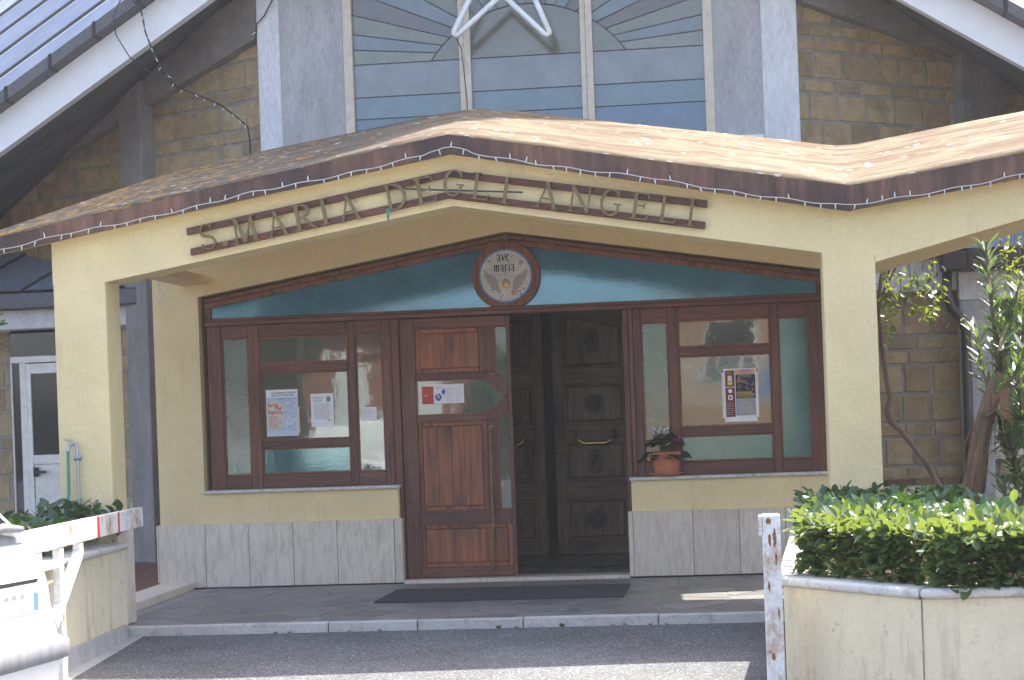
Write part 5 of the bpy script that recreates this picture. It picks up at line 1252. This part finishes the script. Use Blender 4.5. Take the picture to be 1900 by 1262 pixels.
def samp_front(rr):
    u = rr.random()
    x = rr.uniform(2.19, 5.6); face = rr.random()
    topz = .815+.04*mnoise.noise(Vector((x*3, 0, 0)))+(rr.random()**9)*.07
    front = -7.83+.05*mnoise.noise(Vector((x*4, 5, 0)))
    lim = front+(max(0, 2.75-x)*1.25)+(.12 if x < 2.7 else .03)
    if face < .62:  # front face
        z = PT+(topz-PT)*rr.random()**.9; d = rr.random()**2*.18
        return Vector((x, lim+d, z)), (-.3 if x < 2.7 else 0, -1, .25)
    y = lim+rr.random()*1.1
    return Vector((x, y, topz+.04*mnoise.noise(Vector((x*6, y*6, 2)))-rr.random()**2*.1)), (rr.gauss(0, .6), rr.gauss(-.2, .6), .7)
hedge(rh, 8500, samp_front, .039, .080, 'leaf', 1)
# twigs inside
tw = MB(); rr = random.Random(8)
for k in range(50):
    x = rr.uniform(2.35, 5.2); y = -7.6+max(0, 2.75-x)*1.25+rr.uniform(0, .3); a = Vector((x, y, PT-.06)); b = a+Vector((rr.gauss(0, .08), rr.gauss(-.05, .06), rr.uniform(.12, .24))); tw.tube([a, (a+b)/2+Vector((rr.gauss(0, .02), 0, 0)), b], .004, 4)
obj('twigs', tw, 'bark', rh, kind='stuff')
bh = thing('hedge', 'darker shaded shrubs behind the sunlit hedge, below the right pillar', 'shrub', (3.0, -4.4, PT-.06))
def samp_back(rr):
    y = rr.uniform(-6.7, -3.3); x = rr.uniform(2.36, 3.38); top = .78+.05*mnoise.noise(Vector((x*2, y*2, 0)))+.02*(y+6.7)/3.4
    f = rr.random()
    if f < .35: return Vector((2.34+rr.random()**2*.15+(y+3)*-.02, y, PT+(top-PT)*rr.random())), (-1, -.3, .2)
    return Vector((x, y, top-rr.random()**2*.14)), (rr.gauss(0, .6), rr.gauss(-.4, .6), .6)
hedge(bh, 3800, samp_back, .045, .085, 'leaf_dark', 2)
lh = thing('hedge', 'low broad-leaved shrubs filling the left planter beside the white barrier', 'shrub', (-3.2, -4.5, PT-.06))
def samp_left(rr):
    y = rr.uniform(-6.8, -2.9); x = -2.44-rr.random()**1.2*1.8; top = .82+.07*mnoise.noise(Vector((x*3, y*3, 0)))
    if x > -2.9 and y > -3.6: top += .08
    return Vector((x, y, PT-.03+(top-PT)*rr.random()**.4)), (rr.gauss(.2, .6), rr.gauss(-.4, .6), .5)
hedge(lh, 3800, samp_left, .06, .095, 'leaf_dark', 3, 300, .4)

# far left oleander tips
ol = thing('oleander', 'oleander branch tips at the far left below the wing gutter', 'shrub', (-4.4, -1.8, .0))
ov = leafset(.02, .13); mb = MB(); rr = random.Random(5)
for k in range(60):
    c = at(-18+rr.uniform(-30, 14), 600+rr.uniform(-18, 40), -2); leaves_into(mb, ov, lf, c, leafrot(rr, (rr.uniform(-1, 1), -.4, .5), .5), 1)
obj('foliage', mb, 'leaf_ole', ol, kind='stuff'); obj('stem', MB().tube([(at(-18, 610, -2).x, -2, .03), at(-18, 610, -2)], .015, 6), 'bark', ol)

# ------------------------------------------------------------------ oleander and tree, right
ole = thing('oleander', 'tall oleander with shaggy trunk and long sunlit leaves at the right edge', 'shrub', (3.45, -4.1, PT-.06))
OY = -4.1
def OP(x, y, dy=0): return at(x, y, OY+dy)
tk = [OP(1790, 985), OP(1802, 930), OP(1812, 860), OP(1824, 790), OP(1840, 735), OP(1852, 690)]
mb = MB().tube(tk, [.085, .07, .062, .058, .05, .03], 12)
trunk = obj('trunk', mb, 'bark_shaggy', ole, smooth=True)
rr = random.Random(6); sh = MB()
for k in range(70):
    i = rr.randrange(0, 4); p = tk[i].lerp(tk[i+1], rr.random()); a = rr.uniform(0, 2*pi); o_ = Vector((cos(a), sin(a), 0))*.062
    L = rr.uniform(.1, .3); d = (tk[i+1]-tk[i]).normalized(); q = p+o_; sd = Vector((-sin(a), cos(a), 0))*rr.uniform(.004, .01)
    sh.add([q-sd, q+sd, q-d*L+sd*.5+o_*rr.uniform(.05, .4), q-d*L-sd*.5+o_*rr.uniform(.05, .4)], [(0, 1, 2, 3)])
obj('bark_strips', sh, 'bark_shaggy', ole, kind='stuff')
stems = [[(1850, 700), (1846, 620), (1838, 540), (1832, 478), (1828, 448)], [(1852, 700), (1868, 640), (1880, 570), (1893, 520)], [(1840, 735), (1825, 690), (1815, 640), (1808, 600)], [(1846, 730), (1880, 700), (1905, 640)],
         [(1890, 960), (1885, 900), (1880, 830), (1890, 760), (1905, 700)], [(1875, 980), (1868, 930), (1862, 880)], [(1850, 760), (1858, 800), (1868, 850)], [(1925, 900), (1915, 800), (1900, 740), (1880, 690)], [(1900, 800), (1890, 720), (1896, 640), (1902, 580)], [(1860, 700), (1856, 650), (1862, 600), (1858, 560)], [(1905, 900), (1880, 840), (1868, 800)], [(1895, 940), (1905, 870), (1898, 800)]]
big = []
om = bpy.data.meshes.new('oleander_leaf'); om.from_pydata([(v[0]*.027, v[1]*.13, v[2]*.02) for v in lv], [], lf); om.materials.append(M['leaf_ole'])
for si, stv in enumerate(stems):
    pts_ = [OP(x, y, rr.uniform(-.25, .25)) for x, y in stv]
    obj('stem', MB().tube(pts_, [.012]*(len(pts_)-1)+[.004], 6), 'bark', ole)
    for i in range(len(pts_)-1):
        seg = (pts_[i+1]-pts_[i]).length; nW = int(seg/.034)
        for k in range(nW):
            p = pts_[i].lerp(pts_[i+1], k/nW); d = (pts_[i+1]-pts_[i]).normalized()
            if si < 2 and i == 0 and k < 3: continue
            for m_ in range(4):
                a = rr.uniform(0, 2*pi); o_ = Vector((cos(a), sin(a), 0)); dirv = (o_+d*rr.uniform(.4, 1.2)+Vector((0, 0, .15))).normalized()
                big.append((p+o_*.008, dirv.to_track_quat('Y', 'Z').to_euler(), rr.uniform(.65, 1.1)))
rr.shuffle(big)
for p, r, s in big[:300]: inst('leaf', om, ole, p, r, (s, s, s))
mb = MB()
for p, r, s in big[300:]: leaves_into(mb, [(v[0]*.027, v[1]*.13, v[2]*.02) for v in lv], lf, p, r.to_matrix().to_4x4(), s)
if mb.v: obj('foliage', mb, 'leaf_ole', ole, kind='stuff')

tr = thing('small_tree', 'thin crooked tree behind the right pillar with drooping bright leaf clusters', 'tree', (3.4, -2.3, 0))
TY = -.3
def TP(x, y, dy=0): return at(x, y, TY+dy)
tpth = [(1757, 990), (1756, 945), (1745, 905), (1715, 855), (1672, 800), (1652, 782), (1646, 762), (1652, 742), (1644, 700), (1636, 640), (1630, 560), (1640, 470), (1680, 400), (1760, 360)]
obj('trunk', MB().tube([TP(x, y) for x, y in tpth], [.028, .026, .024, .022, .022, .027, .03, .022, .019, .018, .017, .015, .012, .008], 9), 'bark', tr, smooth=True)
clusters = [(1642, 515, 26, 40), (1648, 560, 22, 40), (1672, 540, 22, 34), (1690, 520, 26, 40), (1697, 560, 20, 34), (1722, 500, 20, 26), (1733, 540, 20, 40), (1728, 575, 18, 32), (1720, 590, 14, 22), (1652, 610, 14, 22), (1640, 630, 10, 14), (1712, 505, 24, 30), (1880, 455, 34, 40), (1860, 485, 26, 34), (1885, 500, 30, 46), (1892, 560, 24, 36), (1870, 530, 24, 30), (1778, 590, 16, 8), (1655, 590, 18, 20), (1665, 500, 24, 26)]
tb = []
bms = MB()
for cxp, cyp, rad, n in clusters:
    top = TP(cxp+rr.uniform(-10, 10), cyp-70, rr.uniform(-.2, .4)); c = TP(cxp, cyp, rr.uniform(-.3, .4))
    bms.tube([top, top.lerp(c, .6)+Vector((rr.uniform(-.03, .03), 0, 0)), c-Vector((0, 0, rad/300))], [.003, .003, .0015], 4)
    for k in range(int(n*.6)):
        p = c+Vector((rr.gauss(0, .5), rr.gauss(0, .6), rr.gauss(0, .6)))*(rad/255); tb.append((p, leafrot(rr, (rr.gauss(0, 1), rr.gauss(-.2, 1), -.3), .8).to_euler(), rr.uniform(.7, 1.2)))
obj('twigs', bms, 'bark', tr, kind='stuff')
for lst in ([(1630, 560), (1690, 440), (1760, 420), (1880, 420)], [(1630, 580), (1650, 500), (1690, 450)]):
    obj('limb', MB().tube([TP(x, y, .1) for x, y in lst], .009, 6), 'bark', tr)
tm = bpy.data.meshes.new('tree_leaf'); tm.from_pydata([(v[0]*.032, v[1]*.072, v[2]*.03) for v in lv], [], lf); tm.materials.append(M['leaf_tree'])
rr.shuffle(tb)
for p, r, s in tb[:300]: inst('leaf', tm, tr, p, r, (s, s, s))
mb = MB()
for p, r, s in tb[300:]: leaves_into(mb, [(v[0]*.027, v[1]*.062, v[2]*.025) for v in lv], lf, p, r.to_matrix().to_4x4(), s)
if mb.v: obj('foliage', mb, 'leaf_tree', tr, kind='stuff')

# ------------------------------------------------------------------ barrier and post
ba = thing('barrier', 'white steel swing barrier with red stripes beside the left planter', 'barrier', (-2.1, -5, -.1))
b0, b1 = Vector((-2.285, -3.12, 0)), Vector((-1.98, -6.6, 0)); bdv = (b1-b0).normalized(); bn = Vector((bdv.y, -bdv.x, 0))
if bn.x < 0: bn = -bn
def bbox(name, s0, s1, z0, z1, mat, t0=0, t1=.05, bev=.004):
    a, b = b0+bdv*s0, b0+bdv*s1
    return obj(name, MB().prismz([((a+bn*t0).x, (a+bn*t0).y), ((b+bn*t0).x, (b+bn*t0).y), ((b+bn*t1).x, (b+bn*t1).y), ((a+bn*t1).x, (a+bn*t1).y)], z0, z1), mat, ba, bevel=bev)
RT = .85
bbox('rail', 0, 3.5, RT-.135, RT, 'rust_white')
def uof(x, y):
    q = onpl(x, y, b0+bn*.05, bn); return (Vector((q.x, q.y, 0))-b0).dot(bdv), q.z
for x, w_ in ((220, .045), (182, .05), (137, .02), (86, .02)):
    u, z = uof(x, 960); bbox('stripe', u-w_/2, u+w_/2, RT-.137, RT+.0015, 'red_tape' if w_ > .03 else 'cream_frame', .0505, .0515, 0)
for xp in (115, 74):
    u, z = uof(xp, 1010); bbox('upright', u-.05, u+.05, -.3, RT-.137, 'rust_white', .004, .046)
u, z = uof(153, 1030); bbox('upright', u-.05, u+.05, z, RT-.137, 'rust_white', .004, .046)
def barr(p, q, wd):
    (u0, z0), (u1, z1) = uof(*p), uof(*q); a = b0+bdv*u0+bn*.025; b = b0+bdv*u1+bn*.025
    mb = MB(); d = Vector((b.x-a.x, b.y-a.y, z1-z0)).normalized(); n = d.cross(bn).normalized()*wd/2; A = Vector((a.x, a.y, z0)); B = Vector((b.x, b.y, z1)); k = bn*.0235
    mb.add([A-n-k, A+n-k, A+n+k, A-n+k, B-n-k, B+n-k, B+n+k, B-n+k], [(0, 1, 2, 3), (7, 6, 5, 4), (0, 4, 5, 1), (1, 5, 6, 2), (2, 6, 7, 3), (3, 7, 4, 0)]); obj('brace', mb, 'rust_white', ba, bevel=.004)
barr((153, 1024), (106, 1160), .075); barr((70, 1056), (110, 1046), .05)
gp = thing('gate_post', 'rusty white steel gate post with cracked paint beside the right planter', 'post', (2.03, -7.28, -.1))
a = at(1409, 955, -7.3); b = at(1438, 950, -7.3)
obj('post', MB().box(a.x+.01, b.x+.02, -7.34, -7.22, -.3, a.z), 'rust_white', gp, bevel=.005)
obj('catch_plate', MB().box(a.x-.006, a.x+.0095, -7.345, -7.235, a.z-.095, a.z-.004), 'rust_white', gp, bevel=.003)

rr = random.Random(31); rm = MB()
for (px, py, ww, hh) in ((.028, .012, .03, .035), (.052, .06, .02, .09), (.03, .09, .018, .05), (.055, .17, .012, .06), (.02, .30, .012, .05), (.06, .42, .01, .05), (.03, .62, .02, .04)):
    x0_, z0_ = a.x+.012+px, a.z-py-hh/2
    poly = [(x0_+ww/2*cos(2*pi*k/11)*rr.uniform(.6, 1.2), z0_+hh/2*sin(2*pi*k/11)*rr.uniform(.6, 1.2)) for k in range(11)]
    poly = [(min(max(p[0], a.x+.0125), b.x+.018), min(p[1], a.z-.001)) for p in poly]
    rm.prism(poly, -7.3408-.00001*len(rm.v), -7.3401)
obj('rust_patches', rm, 'rust', gp, kind='stuff')
# ------------------------------------------------------------------ tap and hose
tpn = thing('water_tap', 'outdoor brass tap on a grey standpipe with green hose against the left pillar', 'tap', (-2.75, -3.06, .5))
def Q(x, y, Y=-3.06): return at(x, y, Y)
obj('pipe', MB().tube([Q(149, 1010), Q(147, 940), Q(144, 850), Q(143, 832), Q(140, 825), Q(132, 824)], .013, 8), 'zinc', tpn, smooth=True)
obj('pipe_clip', MB().tube([Q(138, 851), Q(151, 850)], .018, 8), 'zinc', tpn)
obj('tap', MB().tube([Q(134, 824, -3.07), Q(128, 827, -3.085), Q(126, 838, -3.09)], .016, 8).tube([Q(119, 816, -3.085), Q(134, 819, -3.085)], .007, 6).tube([Q(131, 818, -3.08), Q(131, 826, -3.08)], .01, 6), 'zinc', tpn)
obj('hose', MB().tube([Q(126, 838, -3.09), Q(127, 880, -3.09), Q(128, 915, -3.1), Q(125, 935, -3.12), Q(122, 948, -3.2), Q(120, 965, -3.3)], .012, 8), 'green_hose', tpn, smooth=True)

# ------------------------------------------------------------------ white car
car = thing('parked_car', 'white car with faded grey bumper strip at the lower left corner', 'car', (-3.1, -8.7, -.1))
XR, YFAR, YNEAR = -1.11, -7.70, -9.36
ROT = radians(-7)
def plan(xr, xf, yf, yn, rad, n=6):
    pts = []
    for (cx_, cy_, a0) in ((xr-rad, yf-rad, 90), (xf+rad, yf-rad, 180), (xf+rad, yn+rad, 270), (xr-rad, yn+rad, 0)):
        pass
    cs = [(xr-rad, yf-rad, 0), (xf+rad, yf-rad, 90), (xf+rad, yn+rad, 180), (xr-rad, yn+rad, 270)]
    for cx_, cy_, a0 in cs:
        for k in range(n+1):
            a = radians(a0+90*k/n); pts.append((cx_+rad*cos(a), cy_+rad*sin(a)))
    return pts
piv = Vector((XR, YFAR, 0))
def crot(p):
    v = Vector(p)-piv; c, s = cos(ROT), sin(ROT); return Vector((piv.x+v.x*c-v.y*s, piv.y+v.x*s+v.y*c, v.z))
levels = [(.02, -.10, .06), (.16, -.03, .03), (.29, .0, .005), (.385, .012, 0), (.395, .03, -.012), (.475, .03, -.012), (.49, .0, .0), (.56, -.012, .005), (.64, -.025, .01), (.70, -.03, .012), (.80, -.045, .03), (.87, -.07, .06), (.905, -.095, .085), (.92, -.12, .11)]
def loft(levels, mb, rad=.16, XFp=-5.0, cap=True):
    rings = []
    for z, dx, ins in levels:
        rings.append([crot((x, y, z)) for x, y in plan(XR+dx, XFp-dx, YFAR-ins, YNEAR+ins, rad)])
    o = len(mb.v); n = len(rings[0])
    for rg_ in rings: mb.v += [tuple(p) for p in rg_]
    for i in range(len(rings)-1):
        for k in range(n): mb.f.append((o+i*n+k, o+i*n+(k+1) % n, o+(i+1)*n+(k+1) % n, o+(i+1)*n+k))
    if cap: mb.f.append(tuple(o+(len(rings)-1)*n+k for k in range(n)))
    return mb
obj('body', loft(levels, MB()), 'car_paint', car, smooth=True)
obj('bumper_strip', loft([(.388, .034, -.016), (.395, .048, -.028), (.47, .048, -.028), (.478, .034, -.016)], MB(), .17, cap=False), 'car_grey', car, smooth=True)
cabin = [(.90, -.10, .10), (.95, -.12, .11), (1.30, -.46, .18), (1.37, -.62, .22), (1.40, -.87, .3)]
obj('roof', loft(cabin, MB(), .12, -3.9), 'car_paint', car, smooth=True)
def carface(name, pts, mat, par=car): return obj(name, MB().add([crot(p) for p in pts], [tuple(range(len(pts)))]), mat, par)
# rear window slightly proud of the sloping rear
yN, yFa = YNEAR+.24, YFAR-.24
carface('rear_window', [(XR-.132, YNEAR+.28, .975), (XR-.132, YFAR-.25, .975), (XR-.42, YFAR-.31, 1.27), (XR-.42, YNEAR+.36, 1.27)], 'car_glass')
carface('side_window', [(XR-.6, YNEAR+.1, .99), (XR-.8, YNEAR+.2, 1.27), (-3.4, YNEAR+.2, 1.27), (-3.7, YNEAR+.1, .99)], 'car_glass')
obj('window_seal', MB().add([crot((XR+dx, y, z)) for y, dx, z in ((YNEAR+.26, -.088, .912), (YFAR-.20, -.088, .912), (YFAR-.22, -.108, .962), (YNEAR+.26, -.108, .962))], [(0, 1, 2, 3)]), 'car_grey', car)
obj('rear_wiper', MB().tube([crot((XR-.06, YFAR-.75, .965)), crot((XR-.08, YFAR-.42, .985)), crot((XR-.075, YFAR-.27, .972))], [.014, .022, .014], 8), 'car_grey', car, smooth=True)
obj('boot_slot', MB().add([crot((XR-.028, y, z)) for y, z in ((YFAR-.95, .735), (YFAR-.24, .735), (YFAR-.22, .752), (YFAR-.95, .757))], [(0, 1, 2, 3)]), 'black', car)
plate = obj('number_plate', MB().add([crot((XR+x_, y, z)) for x_ in (-.03, -.012) for y, z in ((YFAR-.78, .612), (YFAR-.26, .612), (YFAR-.26, .722), (YFAR-.78, .722))], [(4, 5, 6, 7), (0, 1, 5, 4), (1, 2, 6, 5), (2, 3, 7, 6), (3, 0, 4, 7)]), 'white_paint', car)
obj('plate_band', MB().add([crot((XR-.0105, y, z)) for y, z in ((YFAR-.30, .618), (YFAR-.262, .618), (YFAR-.262, .69), (YFAR-.30, .70))], [(0, 1, 2, 3)]), 'tile_blue', plate)
pm = MB()
for y_ in (.40, .47, .54, .61, .68): pm.add([crot((XR-.0105, y, z)) for y, z in ((YFAR-y_-.018, .68), (YFAR-y_+.018, .68), (YFAR-y_+.018, .70), (YFAR-y_-.018, .70))], [(0, 1, 2, 3)])
obj('plate_marks', pm, 'ink_grey', plate)
for yy in (YFAR-.04, YNEAR+.04): obj('tail_light', MB().add([crot(p) for p in ((XR-.06, yy, .6), (XR-.2, yy+(.035 if yy > -8.5 else -.035), .6), (XR-.22, yy+(.02 if yy > -8.5 else -.02), .86), (XR-.08, yy-(.02 if yy > -8.5 else -.02), .86))], [(0, 1, 2, 3)]), 'ink_red', car) if yy < -8.5 else None
for x_ in (XR-.75, XR-3.2):
    for yy in (YFAR-.08, YNEAR+.08):
        c = crot((x_, yy, .19)); wv = MB().lathe([(0, -.09), (.2, -.09), (.29, -.08), (.29, .08), (.2, .09), (0, .09)], (c.x, c.y, c.z), 24, 'y')
        wh = obj('wheel', wv, 'rubber', car); obj('rim', MB().lathe([(0, -.1), (.19, -.1), (.19, .1), (0, .1)], (c.x, c.y, c.z), 20, 'y'), 'zinc', wh)

# ------------------------------------------------------------------ the street behind the camera (seen in the window panes)
oh = thing('house', 'orange rendered house with railings across the street', 'house', (4, -30, 0))
obj('wall', MB().box(.6, 9, -32, -29, -.6, 4.3), 'house_orange', oh)
obj('roof', MB().box(.3, 9.4, -32.5, -28.7, 4.3, 4.5), 'roof_tile', oh)
for x in (1.4, 3.6, 5.8): obj('window', MB().box(x, x+1.1, -28.99, -28.95, 2.2, 3.6), 'white_paint', oh); obj('window', MB().box(x+.1, x+1.0, -28.94, -28.9, 2.3, 3.5), 'black', oh)
rl = MB()
for k in range(40): rl.box(-1.3+k*.14, -1.27+k*.14, -26.5, -26.47, 1.6, 2.6)
rl.box(-1.4, 4.4, -26.52, -26.45, 2.6, 2.66)
tag(obj('railing', rl, 'white_paint', origin_at=(1.5, -26.5, 0)), 'white railing on the wall across the street', 'railing')
tag(obj('boundary_wall', MB().box(-1.6, 4.5, -26.6, -26.3, -.1, 1.6), 'house_orange', origin_at=(1.5, -26.5, 0)), 'orange boundary wall across the street', 'wall')
tag(obj('sign_post', MB().tube([(2.8, -24, -.5), (2.8, -24, 2.4)], .03, 8).box(2.55, 3.05, -24.02, -23.97, 1.75, 2.35), 'tile_blue', origin_at=(2.8, -24, 0)), 'blue street sign on a post across the street', 'sign')
rh2 = thing('house', 'red house with white window surrounds across the street', 'house', (-10, -32, 0))
obj('wall', MB().box(-14, -5, -36, -32, -.6, 3.9), 'house_red', rh2); obj('roof', MB().box(-14.3, -4.7, -36.3, -31.7, 3.9, 4.1), 'roof_tile', rh2)
for x in (-12.8, -10.6, -8.4, -6.4): obj('window', MB().box(x, x+.9, -31.98, -31.9, 1.2, 3.2), 'white_paint', rh2)
wg = MB()
for k in range(16): wg.box(-11+k*.42, -10.95+k*.42, -24.1, -24.05, -.1, 1.5)
wg.box(-11, -4.6, -24.12, -24.03, 1.5, 1.56).box(-11, -4.6, -24.12, -24.03, .9, .96)
tag(obj('gate', wg, 'white_paint', origin_at=(-8, -24, 0)), 'white metal gate across the street', 'gate')
for k, (x, y, r, h) in enumerate(((-3.4, -27, 1.0, 2.0), (-9.5, -29, 1.5, 3.6), (7, -25, 1.2, 2.5), (-13, -27, 2, 5))):
    mb = MB(); rr = random.Random(50+k); V_ = leafset(.16, .3)
    for i in range(700):
        d = Vector((rr.gauss(0, 1), rr.gauss(0, 1), rr.gauss(0, .9))).normalized()*r*rr.uniform(.6, 1); leaves_into(mb, V_, lf, Vector((x, y, h))+d, leafrot(rr, d, .3), 1)
    t = thing('street_tree', ['bushy tree left of the orange house across the street', 'taller tree before the red house across the street', 'low tree right of the boundary wall across the street', 'large tree at the end of the white gate'][k], 'tree', (x, y, 0))
    obj('crown', mb, 'leaf_dark', t, kind='stuff'); obj('trunk', MB().tube([(x, y, -.1), (x+.1, y, h)], [.16, .08], 8), 'bark', t)

# ------------------------------------------------------------------ thin bright haze, added to lift the darks like veiling lens flare
m, nt = newmat('thin_haze')
pv = node(nt, 'ShaderNodeVolumePrincipled'); pv.inputs['Color'].default_value = (.95, .96, 1, 1); pv.inputs['Density'].default_value = .0010; pv.inputs['Anisotropy'].default_value = 0
o_ = node(nt, 'ShaderNodeOutputMaterial'); nt.links.new(pv.outputs[0], o_.inputs['Volume']); M['haze'] = m
obj('haze', MB().box(-41, 41, -51, 25, -1.6, 28.5), 'haze', kind='stuff')
